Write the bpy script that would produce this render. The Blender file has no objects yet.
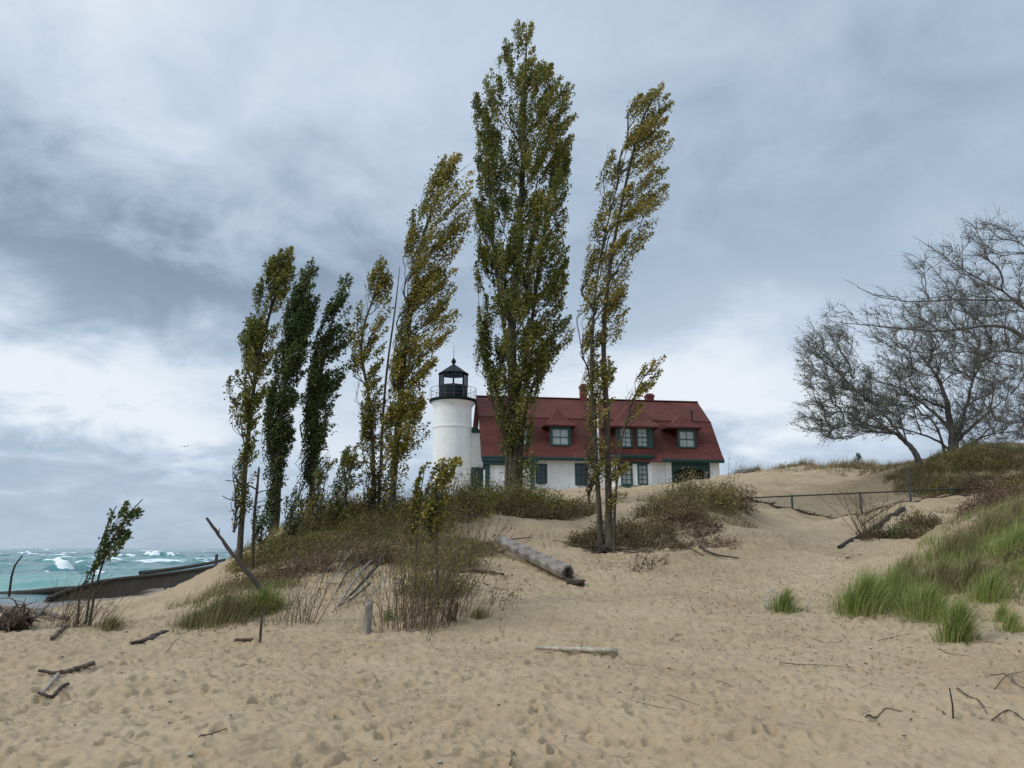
import bpy, math, random
import numpy as np
R = math.radians
scene = bpy.context.scene
COL = scene.collection
rng = np.random.default_rng(11)

# ------------------------------------------------------------------ camera, sky, sun, exposure
F = 770.0
PITCH = math.atan(164 / F)
CAMZ = 1.6
cd = bpy.data.cameras.new("camera")
cam = bpy.data.objects.new("camera", cd)
COL.objects.link(cam)
cam.location = (0, 0, CAMZ)
cam.rotation_euler = (math.pi / 2 + PITCH, 0, 0)
cd.sensor_width = 36.0
cd.lens = F / 1024 * 36.0
cd.clip_start = 0.1
cd.clip_end = 30000
scene.camera = cam
scene.render.resolution_x, scene.render.resolution_y = 1024, 768
vs = scene.view_settings
vs.view_transform = 'Standard'
vs.look = 'None'
vs.exposure = 0.18
vs.gamma = 1.0
vs.use_curve_mapping = False

SUN_EL, SUN_AZ = R(36), R(248)       # azimuth clockwise from +Y: behind and to the left of the camera
sl = bpy.data.lights.new("overcast_sun", 'SUN')
sl.energy = 1.5
sl.angle = R(15)
sl.color = (1.0, 0.96, 0.90)
sun = bpy.data.objects.new("overcast_sun", sl)
COL.objects.link(sun)
sun.rotation_euler = (math.pi / 2 - SUN_EL, 0, -SUN_AZ + math.pi)
sun.location = (-20, -20, 40)


def nd(nt, typ, loc=None, **kw):
    n = nt.nodes.new(typ)
    for k, v in kw.items():
        setattr(n, k, v)
    return n


class NT:
    """small helper to wire shader maths"""
    def __init__(s, nt):
        s.nt = nt

    def val(s, sock, v):
        if isinstance(v, bpy.types.NodeSocket):
            s.nt.links.new(v, sock)
        else:
            sock.default_value = v

    def m(s, op, a, b=0.0, c=0.0, clamp=False):
        n = s.nt.nodes.new('ShaderNodeMath')
        n.operation = op
        n.use_clamp = clamp
        s.val(n.inputs[0], a)
        s.val(n.inputs[1], b)
        s.val(n.inputs[2], c)
        return n.outputs[0]

    def rng(s, v, a, b, c=0.0, d=1.0, smooth=True):
        n = s.nt.nodes.new('ShaderNodeMapRange')
        n.interpolation_type = 'SMOOTHSTEP' if smooth else 'LINEAR'
        s.val(n.inputs[0], v)
        n.inputs[1].default_value = a
        n.inputs[2].default_value = b
        n.inputs[3].default_value = c
        n.inputs[4].default_value = d
        return n.outputs[0]

    def noise(s, vec, scale, detail=4, rough=0.5, dist=0.0, w=None):
        n = s.nt.nodes.new('ShaderNodeTexNoise')
        if w is not None:
            n.noise_dimensions = '4D'
            n.inputs['W'].default_value = w
        if vec is not None:
            s.nt.links.new(vec, n.inputs['Vector'])
        n.inputs['Scale'].default_value = scale
        n.inputs['Detail'].default_value = detail
        n.inputs['Roughness'].default_value = rough
        n.inputs['Distortion'].default_value = dist
        return n.outputs['Fac']

    def ramp(s, v, stops):
        n = s.nt.nodes.new('ShaderNodeValToRGB')
        e = n.color_ramp.elements
        while len(e) < len(stops):
            e.new(0.5)
        for el, (p, c) in zip(e, stops):
            el.position = p
            el.color = (*c, 1)
        s.nt.links.new(v, n.inputs[0])
        return n.outputs[0]

    def mix(s, f, a, b, typ='MIX'):
        n = s.nt.nodes.new('ShaderNodeMix')
        n.data_type = 'RGBA'
        n.blend_type = typ
        s.val(n.inputs[0], f)
        for sock, v in ((n.inputs[6], a), (n.inputs[7], b)):
            if isinstance(v, tuple):
                v = (*v, 1) if len(v) == 3 else v
            s.val(sock, v)
        return n.outputs[2]


world = bpy.data.worlds.new("World")
scene.world = world
world.use_nodes = True
wn = world.node_tree
wn.nodes.clear()
W = NT(wn)
out = wn.nodes.new('ShaderNodeOutputWorld')
sky = wn.nodes.new('ShaderNodeTexSky')
sky.sky_type = 'NISHITA'
sky.sun_disc = False
sky.sun_elevation = SUN_EL
sky.sun_rotation = SUN_AZ
bgs = wn.nodes.new('ShaderNodeBackground')
wn.links.new(sky.outputs[0], bgs.inputs[0])
bgs.inputs[1].default_value = 0.06
tc = wn.nodes.new('ShaderNodeTexCoord')
sep = wn.nodes.new('ShaderNodeSeparateXYZ')
wn.links.new(tc.outputs['Generated'], sep.inputs[0])
dx, dy, dz = sep.outputs
el = W.m('MULTIPLY', W.m('ARCSINE', dz), 180 / math.pi)          # elevation, degrees
az = W.m('MULTIPLY', W.m('ARCTAN2', dx, dy), 180 / math.pi)      # azimuth, degrees, right positive
zz = W.m('ADD', W.m('MAXIMUM', dz, 0.0), 0.30)
px_ = W.m('DIVIDE', dx, zz)
py_ = W.m('DIVIDE', dy, zz)
cmb = wn.nodes.new('ShaderNodeCombineXYZ')
wn.links.new(px_, cmb.inputs[0])
wn.links.new(py_, cmb.inputs[1])
pv = cmb.outputs[0]
n1 = W.noise(pv, 1.7, 6, 0.52, 0.25)
n2 = W.noise(pv, 4.2, 8, 0.6, 0.4, w=3.7)
# the cloud layer by elevation, warped by the noise so that no band is straight
wob = W.m('MULTIPLY', W.m('SUBTRACT', n1, 0.5), 16.0)
wob2 = W.m('MULTIPLY', W.m('SUBTRACT', n2, 0.5), 14.0)
elw = W.m('ADD', W.m('ADD', el, wob), wob2)


def gauss2(a0, sa, e0, se):
    a = W.m('DIVIDE', W.m('SUBTRACT', az, a0), sa)
    e = W.m('DIVIDE', W.m('SUBTRACT', elw, e0), se)
    q = W.m('ADD', W.m('MULTIPLY', a, a), W.m('MULTIPLY', e, e))
    return W.m('EXPONENT', W.m('MULTIPLY', q, -0.5))


b = W.m('ADD', 0.555, W.m('MULTIPLY', W.m('SUBTRACT', n2, 0.5), 0.5))
b = W.m('ADD', b, W.m('MULTIPLY', W.m('SUBTRACT', n1, 0.5), 0.35))
for amp, a0, sa, e0, se in (
        (-0.36, -27, 16, 18.8, 2.8),     # dark slate belly at the left
        (-0.06, 2, 16, 18.0, 4.5),
        (0.46, -31, 9, 11.4, 2.6),      # bright break below it
        (0.16, -18, 9, 8.0, 2.2),
        (-0.06, -26, 10, 5.0, 2.6),
        (0.34, 6, 13, 11.5, 3.2),        # pale band behind the house
        (0.26, 18, 9, 10.5, 4.0),
        (-0.10, 24, 13, 26.0, 6.0),
        (0.36, -34, 12, 34.0, 7.0),      # paler top left
        (0.12, 2, 16, 33.0, 6.0)):
    b = W.m('ADD', b, W.m('MULTIPLY', gauss2(a0, sa, e0, se), amp))
cl = W.ramp(b, [(0.0, (0.165, 0.215, 0.29)), (0.26, (0.25, 0.325, 0.425)), (0.5, (0.385, 0.48, 0.60)),
                (0.74, (0.54, 0.63, 0.745)), (1.0, (0.76, 0.81, 0.87))])
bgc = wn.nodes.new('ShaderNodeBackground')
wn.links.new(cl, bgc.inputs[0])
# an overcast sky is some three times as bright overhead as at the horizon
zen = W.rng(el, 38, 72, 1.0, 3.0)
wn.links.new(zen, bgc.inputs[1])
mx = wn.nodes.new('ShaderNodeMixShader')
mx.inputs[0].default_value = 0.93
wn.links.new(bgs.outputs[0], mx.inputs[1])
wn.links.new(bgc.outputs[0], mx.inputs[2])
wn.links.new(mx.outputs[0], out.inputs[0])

# ------------------------------------------------------------------ helpers
CP, SP = math.cos(PITCH), math.sin(PITCH)


def ray(u, v):
    z = (384 - v) / F
    return np.array([(u - 512) / F, CP - z * SP, SP + z * CP])


def at(u, v, Y):
    d = ray(u, v)
    return np.array([0, 0, CAMZ]) + d * (Y / d[1])


def on_z(u, v, z):
    d = ray(u, v)
    return np.array([0, 0, CAMZ]) + d * ((z - CAMZ) / d[2])


def thing(name, label, cat, loc=(0, 0, 0), group=None, rz=0.0):
    o = bpy.data.objects.new(name, None)
    o.empty_display_size = 0.2
    COL.objects.link(o)
    o.location = tuple(float(c) for c in loc)
    o.rotation_euler = (0, 0, rz)
    o['label'] = label
    o['category'] = cat
    if group:
        o['group'] = group
    return o


def tag(o, label=None, cat=None, group=None, kind=None):
    for k, v in (('label', label), ('category', cat), ('group', group), ('kind', kind)):
        if v:
            o[k] = v
    return o


def link_mesh(name, me, mat, parent=None, loc=None):
    o = bpy.data.objects.new(name, me)
    COL.objects.link(o)
    if mat:
        me.materials.append(mat)
    if parent:
        o.parent = parent
    if loc is not None:
        o.location = tuple(float(c) for c in loc)
    return o


class G:
    """accumulates quads (numpy) with one tint value per vertex"""
    def __init__(s):
        s.V, s.Q, s.T, s.n = [], [], [], 0

    def add(s, V, Q, t=0.5):
        V = np.asarray(V, float)
        s.V.append(V)
        s.Q.append(np.asarray(Q, int) + s.n)
        s.T.append(np.broadcast_to(np.asarray(t, float), (len(V),)))
        s.n += len(V)

    def build(s, name, mat, parent=None, origin=(0, 0, 0), smooth=False, local=False):
        V = np.concatenate(s.V)
        o3 = np.asarray(origin, float)
        V = V - o3
        Q = np.concatenate(s.Q)
        T = np.concatenate(s.T)
        me = bpy.data.meshes.new(name)
        me.vertices.add(len(V))
        me.vertices.foreach_set('co', V.astype(np.float32).ravel())
        me.loops.add(len(Q) * 4)
        me.loops.foreach_set('vertex_index', Q.astype(np.int32).ravel())
        me.polygons.add(len(Q))
        me.polygons.foreach_set('loop_start', np.arange(0, len(Q) * 4, 4, dtype=np.int32))
        if smooth:
            me.polygons.foreach_set('use_smooth', np.ones(len(Q), bool))
        me.update(calc_edges=True)
        a = me.attributes.new('tint', 'FLOAT', 'POINT')
        a.data.foreach_set('value', T.astype(np.float32))
        return link_mesh(name, me, mat, parent, None if parent else o3)


def norm(a):
    a = np.asarray(a, float)
    return a / np.maximum(np.linalg.norm(a, axis=-1, keepdims=True), 1e-9)


def tube(g, pts, rad, sides=6, t=0.5, cap=True):
    P = np.asarray(pts, float)
    n = len(P)
    rad = np.broadcast_to(np.asarray(rad, float), (n,))
    tan = norm(np.gradient(P, axis=0))
    ref = np.array([0.31, 0.87, 0.12]) if abs(tan[:, 2]).mean() > 0.6 else np.array([0.05, 0.1, 1.0])
    s = norm(np.cross(tan, ref))
    b = np.cross(s, tan)
    a = np.linspace(0, 2 * math.pi, sides, endpoint=False)
    ring = (np.cos(a)[None, :, None] * s[:, None, :] + np.sin(a)[None, :, None] * b[:, None, :]) * rad[:, None, None]
    V = (P[:, None, :] + ring).reshape(-1, 3)
    i = np.arange(n - 1)[:, None] * sides
    k = np.arange(sides)[None, :]
    k2 = (k + 1) % sides
    Q = np.stack([i + k, i + k2, i + sides + k2, i + sides + k], -1).reshape(-1, 4)
    if cap and sides % 2 == 0:
        caps = []
        for base in (0, (n - 1) * sides):
            for j in range(0, sides - 2, 2):
                caps.append([base, base + j + 1, base + j + 2, base + (j + 3) % sides if j + 3 < sides else base + sides - 1])
        caps = [c for c in caps if len(set(c)) == 4]
        if caps:
            Q = np.concatenate([Q, np.array(caps)])
    g.add(V, Q, t)


def leaves(g, C, D, L, t, r, width=0.75):
    """kite shaped leaves: C base, D direction, L length"""
    n = len(C)
    D = norm(D)
    S = norm(np.cross(D, r.normal(size=(n, 3))))
    N = np.cross(S, D)
    L = np.broadcast_to(np.asarray(L, float), (n,))[:, None]
    fold = N * L * 0.10
    V = np.stack([C, C + D * L * 0.42 + S * L * width * 0.5 + fold, C + D * L, C + D * L * 0.42 - S * L * width * 0.5 + fold], 1).reshape(-1, 3)
    Q = np.arange(n * 4).reshape(n, 4)
    g.add(V, Q, np.repeat(np.broadcast_to(t, (n,)), 4))


def blades(g, B, H, lean, bend, width, t, r, seg=4):
    """grass blades: B base, H height, lean (n,2) horizontal drift in m at the tip, bend curve"""
    n = len(B)
    H = np.broadcast_to(np.asarray(H, float), (n,))
    width = np.broadcast_to(np.asarray(width, float), (n,))
    az_ = r.uniform(0, 2 * math.pi, n)
    S = np.stack([np.cos(az_), np.sin(az_), np.zeros(n)], 1)
    ks = np.linspace(0, 1, seg + 1)
    rows = []
    for k in ks:
        c = np.array(B)
        c[:, :2] += lean * (k ** bend)
        c[:, 2] += H * (k - 0.28 * k ** 3 * np.minimum(1, np.linalg.norm(lean, axis=1) / np.maximum(H, 1e-3)))
        w = (width * (1 - k ** 1.6) * 0.5 + 0.0007)[:, None]
        rows.append(c - S * w)
        rows.append(c + S * w)
    V = np.stack(rows, 1).reshape(-1, 3)
    m = 2 * (seg + 1)
    q = np.array([[2 * j, 2 * j + 1, 2 * j + 3, 2 * j + 2] for j in range(seg)])
    Q = (np.arange(n)[:, None, None] * m + q[None]).reshape(-1, 4)
    g.add(V, Q, np.repeat(np.broadcast_to(t, (n,)), m))


class PB:
    """polygons of any size, in a local frame, for buildings and made things"""
    def __init__(s):
        s.v, s.f = [], []

    def poly(s, *pts):
        i = len(s.v)
        s.v += [tuple(map(float, p)) for p in pts]
        s.f.append(tuple(range(i, i + len(pts))))

    def box(s, x0, x1, y0, y1, z0, z1):
        i = len(s.v)
        s.v += [(x, y, z) for z in (z0, z1) for x, y in ((x0, y0), (x1, y0), (x1, y1), (x0, y1))]
        s.f += [tuple(i + k for k in q) for q in ((0, 3, 2, 1), (4, 5, 6, 7), (0, 1, 5, 4), (1, 2, 6, 5), (2, 3, 7, 6), (3, 0, 4, 7))]

    def lathe(s, prof, n=32, cx=0.0, cy=0.0, a0=0.0):
        base = len(s.v)
        for r_, z in prof:
            for k in range(n):
                a = a0 + 2 * math.pi * k / n
                s.v.append((cx + r_ * math.cos(a), cy + r_ * math.sin(a), z))
        for j in range(len(prof) - 1):
            for k in range(n):
                k2 = (k + 1) % n
                s.f.append((base + j * n + k, base + j * n + k2, base + (j + 1) * n + k2, base + (j + 1) * n + k))

    def build(s, name, mat, parent=None, smooth=False, bevel=0.0):
        me = bpy.data.meshes.new(name)
        me.from_pydata(s.v, [], s.f)
        me.update()
        if smooth:
            me.polygons.foreach_set('use_smooth', np.ones(len(me.polygons), bool))
        o = link_mesh(name, me, mat, parent)
        if bevel:
            md = o.modifiers.new('bevel', 'BEVEL')
            md.width = bevel
            md.segments = 2
            md.limit_method = 'ANGLE'
        return o


# ------------------------------------------------------------------ materials
def new_mat(name):
    m = bpy.data.materials.new(name)
    m.use_nodes = True
    nt = m.node_tree
    bs = nt.nodes['Principled BSDF']
    return m, nt, bs, NT(nt)


def coords(nt, kind='Object'):
    return nt.nodes.new('ShaderNodeTexCoord').outputs[kind]


def bump(nt, bs, h, strength, dist):
    b_ = nt.nodes.new('ShaderNodeBump')
    b_.inputs['Strength'].default_value = strength
    b_.inputs['Distance'].default_value = dist
    nt.links.new(h, b_.inputs['Height'])
    nt.links.new(b_.outputs[0], bs.inputs['Normal'])


def paint(name, c, rough=0.55, var=0.12, scale=3.0, bmp=0.15):
    m, nt, bs, q = new_mat(name)
    co = coords(nt)
    f = q.noise(co, scale, 6, 0.6)
    g_ = q.noise(co, scale * 9, 4, 0.6)
    f2 = q.m('ADD', q.m('MULTIPLY', f, 0.7), q.m('MULTIPLY', g_, 0.3))
    lo = tuple(x * (1 - 2 * var) for x in c)
    hi = tuple(min(1, x * (1 + 1.2 * var)) for x in c)
    nt.links.new(q.ramp(f2, [(0.3, lo), (0.7, hi)]), bs.inputs['Base Color'])
    bs.inputs['Roughness'].default_value = rough
    if bmp:
        bump(nt, bs, g_, bmp, 0.02)
    return m


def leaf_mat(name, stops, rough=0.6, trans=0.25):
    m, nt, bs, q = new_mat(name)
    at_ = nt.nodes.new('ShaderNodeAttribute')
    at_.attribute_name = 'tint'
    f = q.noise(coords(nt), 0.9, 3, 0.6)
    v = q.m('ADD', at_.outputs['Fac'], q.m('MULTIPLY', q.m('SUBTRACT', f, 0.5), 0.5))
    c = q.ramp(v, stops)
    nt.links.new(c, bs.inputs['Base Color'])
    bs.inputs['Roughness'].default_value = rough
    bs.inputs['Specular IOR Level'].default_value = 0.25
    if trans:
        tr = nt.nodes.new('ShaderNodeBsdfTranslucent')
        nt.links.new(c, tr.inputs[0])
        mx_ = nt.nodes.new('ShaderNodeMixShader')
        mx_.inputs[0].default_value = trans
        nt.links.new(bs.outputs[0], mx_.inputs[1])
        nt.links.new(tr.outputs[0], mx_.inputs[2])
        nt.links.new(mx_.outputs[0], nt.nodes['Material Output'].inputs[0])
    return m


def bark_mat(name, lo, hi, scale=6.0):
    m, nt, bs, q = new_mat(name)
    mp = nt.nodes.new('ShaderNodeMapping')
    mp.inputs['Scale'].default_value = (1, 1, 0.22)
    nt.links.new(coords(nt), mp.inputs[0])
    f = q.noise(mp.outputs[0], scale, 8, 0.7, 0.6)
    nt.links.new(q.ramp(f, [(0.34, lo), (0.66, hi)]), bs.inputs['Base Color'])
    bs.inputs['Roughness'].default_value = 0.9
    bump(nt, bs, f, 0.9, 0.05)
    return m


M = {}
M['bark'] = bark_mat('poplar_bark', (0.025, 0.02, 0.014), (0.12, 0.095, 0.066))
M['bark_grey'] = bark_mat('grey_bark', (0.06, 0.055, 0.05), (0.2, 0.185, 0.165))
M['bark_dark'] = bark_mat('dark_wet_wood', (0.018, 0.013, 0.01), (0.075, 0.055, 0.04))
M['drift'] = leaf_mat('grey_driftwood', [(0.0, (0.03, 0.025, 0.02)), (0.3, (0.15, 0.13, 0.11)), (0.7, (0.34, 0.31, 0.27)), (1.0, (0.46, 0.43, 0.38))], 0.9, 0)
M['drift_brown'] = bark_mat('brown_driftwood', (0.05, 0.036, 0.026), (0.2, 0.15, 0.105), 9.0)
M['pale_wood'] = bark_mat('bleached_wood', (0.3, 0.25, 0.18), (0.56, 0.5, 0.4), 9.0)
M['white'] = paint('white_masonry', (0.84, 0.84, 0.82), 0.7, 0.045, 1.2, 0.2)
def weathered_white():
    m, nt, bs, q = new_mat('white_masonry')
    co = coords(nt)
    mp = nt.nodes.new('ShaderNodeMapping')
    mp.inputs['Scale'].default_value = (1, 1, 0.13)
    nt.links.new(co, mp.inputs[0])
    f = q.noise(co, 1.1, 7, 0.62)
    st = q.noise(mp.outputs[0], 2.6, 6, 0.65)
    c = q.ramp(f, [(0.3, (0.76, 0.76, 0.74)), (0.7, (0.87, 0.87, 0.855))])
    c = q.mix(q.m('MULTIPLY', q.rng(st, 0.52, 0.74), 0.32), c, (0.52, 0.49, 0.43))
    nt.links.new(c, bs.inputs['Base Color'])
    bs.inputs['Roughness'].default_value = 0.75
    br = nt.nodes.new('ShaderNodeTexBrick')
    sp = nt.nodes.new('ShaderNodeSeparateXYZ')
    nt.links.new(co, sp.inputs[0])
    cb = nt.nodes.new('ShaderNodeCombineXYZ')
    nt.links.new(q.m('ADD', sp.outputs[0], sp.outputs[1]), cb.inputs[0])
    nt.links.new(sp.outputs[2], cb.inputs[1])
    nt.links.new(cb.outputs[0], br.inputs['Vector'])
    br.inputs['Scale'].default_value = 1.0
    br.inputs['Brick Width'].default_value = 0.5
    br.inputs['Row Height'].default_value = 0.2
    br.inputs['Mortar Size'].default_value = 0.02
    bump(nt, bs, q.m('ADD', q.m('MULTIPLY', br.outputs['Fac'], -0.5), f), 0.5, 0.03)
    return m


M['white'] = weathered_white()
M['green'] = paint('green_trim', (0.014, 0.058, 0.05), 0.45, 0.12, 4.0, 0.05)
M['black'] = paint('black_iron', (0.006, 0.010, 0.013), 0.6, 0.2, 4.0, 0.05)
M['black'].node_tree.nodes['Principled BSDF'].inputs['Specular IOR Level'].default_value = 0.2
M['brick'] = paint('red_brick', (0.17, 0.035, 0.03), 0.8, 0.2, 7.0, 0.3)
M['steel'] = paint('dull_steel', (0.028, 0.027, 0.025), 0.5, 0.2, 6.0, 0.0)
M['rail'] = paint('grey_rail', (0.10, 0.105, 0.11), 0.5, 0.1, 6.0, 0.0)
M['rust'] = paint('rusted_wall', (0.07, 0.05, 0.031), 0.85, 0.3, 0.9, 0.4)
M['twig'] = leaf_mat('dry_twigs', [(0.0, (0.05, 0.035, 0.025)), (0.5, (0.12, 0.085, 0.058)), (1.0, (0.22, 0.165, 0.11))], 0.9, 0)
M['leaf_olive'] = leaf_mat('olive_gold_leaves', [(0.0, (0.07, 0.075, 0.018)), (0.4, (0.205, 0.205, 0.038)), (0.7, (0.36, 0.285, 0.06)), (1.0, (0.55, 0.40, 0.11))], 0.55, 0.34)
M['leaf_green'] = leaf_mat('dark_green_leaves', [(0.0, (0.036, 0.056, 0.02)), (0.5, (0.092, 0.13, 0.04)), (0.85, (0.17, 0.2, 0.065)), (1.0, (0.3, 0.27, 0.09))], 0.55, 0.4)
M['leaf_mid'] = leaf_mat('mid_green_leaves', [(0.0, (0.045, 0.06, 0.016)), (0.45, (0.145, 0.17, 0.038)), (0.8, (0.28, 0.255, 0.058)), (1.0, (0.48, 0.36, 0.1))], 0.55, 0.34)
M['leaf_grey'] = leaf_mat('grey_green_leaves', [(0.0, (0.12, 0.135, 0.1)), (0.6, (0.25, 0.27, 0.21)), (0.93, (0.34, 0.33, 0.25)), (1.0, (0.3, 0.15, 0.06))], 0.6, 0.4)
M['leaf_bush'] = leaf_mat('brown_olive_brush', [(0.0, (0.05, 0.038, 0.022)), (0.35, (0.135, 0.1, 0.052)), (0.65, (0.225, 0.17, 0.072)), (1.0, (0.42, 0.3, 0.15))], 0.8, 0.32)
M['leaf_bush_green'] = leaf_mat('olive_brush', [(0.0, (0.05, 0.055, 0.016)), (0.4, (0.155, 0.155, 0.04)), (0.72, (0.28, 0.235, 0.07)), (1.0, (0.48, 0.35, 0.15))], 0.8, 0.38)
M['leaf_red'] = leaf_mat('reddish_brush', [(0.0, (0.06, 0.034, 0.026)), (0.5, (0.15, 0.088, 0.062)), (1.0, (0.29, 0.19, 0.125))], 0.8, 0.2)
M['grass'] = leaf_mat('fresh_dune_grass', [(0.0, (0.075, 0.115, 0.022)), (0.4, (0.185, 0.265, 0.05)), (0.72, (0.32, 0.36, 0.1)), (1.0, (0.5, 0.42, 0.22))], 0.5, 0.4)
M['grass_olive'] = leaf_mat('olive_dune_grass', [(0.0, (0.07, 0.078, 0.028)), (0.45, (0.185, 0.18, 0.07)), (0.8, (0.34, 0.28, 0.13)), (1.0, (0.5, 0.4, 0.22))], 0.6, 0.35)
M['grass_dry'] = leaf_mat('dry_dune_grass', [(0.0, (0.09, 0.07, 0.03)), (0.5, (0.23, 0.175, 0.085)), (1.0, (0.42, 0.32, 0.18))], 0.7, 0.2)
M['fluff'] = leaf_mat('pale_seed_fluff', [(0.0, (0.5, 0.47, 0.42)), (1.0, (0.75, 0.73, 0.68))], 0.8, 0.1)
M['litter'] = leaf_mat('dark_litter', [(0.0, (0.04, 0.028, 0.018)), (0.6, (0.12, 0.085, 0.055)), (1.0, (0.24, 0.17, 0.1))], 0.9, 0)


def roof_material():
    m, nt, bs, q = new_mat('red_shingles')
    co = coords(nt)
    sp = nt.nodes.new('ShaderNodeSeparateXYZ')
    nt.links.new(co, sp.inputs[0])
    rows = q.m('FRACT', q.m('MULTIPLY', sp.outputs[2], 4.4))
    br = nt.nodes.new('ShaderNodeTexBrick')
    cb = nt.nodes.new('ShaderNodeCombineXYZ')
    nt.links.new(sp.outputs[0], cb.inputs[0])
    nt.links.new(sp.outputs[2], cb.inputs[1])
    nt.links.new(cb.outputs[0], br.inputs['Vector'])
    br.inputs['Scale'].default_value = 1.0
    br.inputs['Brick Width'].default_value = 0.42
    br.inputs['Row Height'].default_value = 0.3
    br.inputs['Mortar Size'].default_value = 0.022
    br.inputs['Color1'].default_value = (0.104, 0.03, 0.021, 1)
    br.inputs['Color2'].default_value = (0.13, 0.035, 0.025, 1)
    br.inputs['Mortar'].default_value = (0.075, 0.02, 0.015, 1)
    f = q.noise(co, 0.55, 8, 0.7)
    c = q.mix(1.0, br.outputs[0], q.ramp(f, [(0.32, (0.68, 0.68, 0.7)), (0.68, (1.22, 1.2, 1.15))]), 'MULTIPLY')
    nt.links.new(c, bs.inputs['Base Color'])
    bs.inputs['Roughness'].default_value = 0.82
    bs.inputs['Specular IOR Level'].default_value = 0.3
    bump(nt, bs, rows, 0.5, 0.03)
    return m


M['roof'] = roof_material()


def pane_mat(name, c, rough=0.08):
    m, nt, bs, q = new_mat(name)
    f = q.noise(coords(nt), 2.2, 3, 0.5)
    nt.links.new(q.ramp(f, [(0.3, tuple(x * 0.8 for x in c)), (0.7, c)]), bs.inputs['Base Color'])
    bs.inputs['Roughness'].default_value = rough
    bs.inputs['IOR'].default_value = 1.5
    bs.inputs['Coat Weight'].default_value = 0.6
    bs.inputs['Coat Roughness'].default_value = 0.03
    return m


M['pane_pale'] = pane_mat('shaded_pane', (0.46, 0.5, 0.48))
M['pane_dark'] = pane_mat('dark_pane', (0.02, 0.03, 0.032))
M['porch_shade'] = pane_mat('porch_shade', (0.02, 0.035, 0.035), 0.8)


def lantern_glass():
    m, nt, bs, q = new_mat('lantern_glass')
    tr = nt.nodes.new('ShaderNodeBsdfTransparent')
    gl = nt.nodes.new('ShaderNodeBsdfGlossy')
    gl.inputs['Roughness'].default_value = 0.03
    fr = nt.nodes.new('ShaderNodeFresnel')
    fr.inputs[0].default_value = 1.5
    mx_ = nt.nodes.new('ShaderNodeMixShader')
    nt.links.new(fr.outputs[0], mx_.inputs[0])
    nt.links.new(tr.outputs[0], mx_.inputs[1])
    nt.links.new(gl.outputs[0], mx_.inputs[2])
    nt.links.new(mx_.outputs[0], nt.nodes['Material Output'].inputs[0])
    return m


M['glass'] = lantern_glass()
# ------------------------------------------------------------------ terrain: heights through surveyed points
WZ = -1.0                                    # lake level
ANCH_PX = [   # (u, v, depth): points of the sand read from the picture at a chosen real depth
    (100, 645, 13.6), (300, 640, 13.9), (500, 638, 14.0), (700, 635, 14.2), (880, 640, 13.6),
    (60, 630, 15.6), (200, 630, 15.2), (300, 632, 14.6), (400, 630, 14.5), (500, 626, 14.9), (600, 625, 14.9), (700, 622, 15.0),
    # beach at the left and the foot of the sea wall
    (20, 622, 18), (60, 620, 18.5), (20, 612, 25), (60, 608, 29), (120, 615, 21), (150, 603, 28), (190, 590, 40), (205, 578, 54), (214, 573, 64),
    (170, 612, 21), (150, 597.5, 42), (175, 590, 47), (195, 584, 52), (185, 600, 30), (120, 603, 33),
    # left flank of the mound
    (205, 603, 19), (185, 622, 16.2), (230, 570, 22.5), (218, 569, 25.5), (240, 556, 24.5), (262, 543, 26), (250, 600, 17.4),
    (275, 533, 27), (312, 527, 27.5), (350, 524, 27.5), (380, 519, 27.5), (400, 516, 28), (430, 508, 29), (470, 503, 30.5), (515, 502, 31.5), (555, 510, 31.5), (585, 516, 31.5),
    (300, 595, 17.8), (300, 560, 22), (350, 572, 20), (350, 606, 16.6), (420, 606, 16.6), (420, 565, 20.8), (460, 560, 21.3), (470, 595, 17.6),
    (520, 603, 17.2), (577, 587, 19.3), (560, 560, 22), (530, 532, 26), (500, 545, 23.5), (605, 548, 24.5), (640, 562, 22.4), (700, 562, 22.6), (660, 600, 17.5), (720, 600, 17.6),
    # right hump
    (650, 520, 28), (690, 500, 30), (720, 503, 31), (748, 512, 32), (620, 530, 27), (680, 535, 26),
    # sand path up to the fence
    (800, 600, 17.2), (800, 562, 23), (790, 535, 29), (770, 520, 33), (746, 499, 37.5), (769, 507, 37), (792, 512, 36.6), (823, 517, 36.4), (860, 513, 36.8), (905, 503, 37.4), (950, 498, 38), (1000, 494, 38),
    (870, 545, 26.5), (890, 560, 23.5), (930, 530, 29), (950, 545, 24), (835, 585, 19),
    # dune behind the fence
    (760, 490, 42), (800, 485, 46), (840, 485, 46), (760, 471, 57), (830, 474, 53), (880, 472, 52), (800, 466, 62), (740, 476, 58), (850, 467, 60), (720, 480, 58),
    (905, 477, 42), (932, 463, 42.5), (962, 453, 43.5), (1000, 448, 43), (1030, 446, 43), (1060, 444, 43), (890, 470, 50), (930, 458, 47), (980, 449, 49),
    # the slope at the right
    (985, 516, 26), (1024, 496, 27), (1024, 520, 21.5), (990, 540, 20.5), (950, 562, 19.5), (1015, 560, 17.6), (905, 580, 18.4), (860, 600, 16.2), (920, 612, 15.2), (975, 615, 14.6), (1020, 622, 13.9), (1080, 560, 16.5), (1080, 500, 24),
    # lawn in front of the house
    (565, 498, 60), (520, 498, 60), (620, 497, 60), (700, 497, 60),
]
pts = [at(*a) for a in ANCH_PX]
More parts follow.
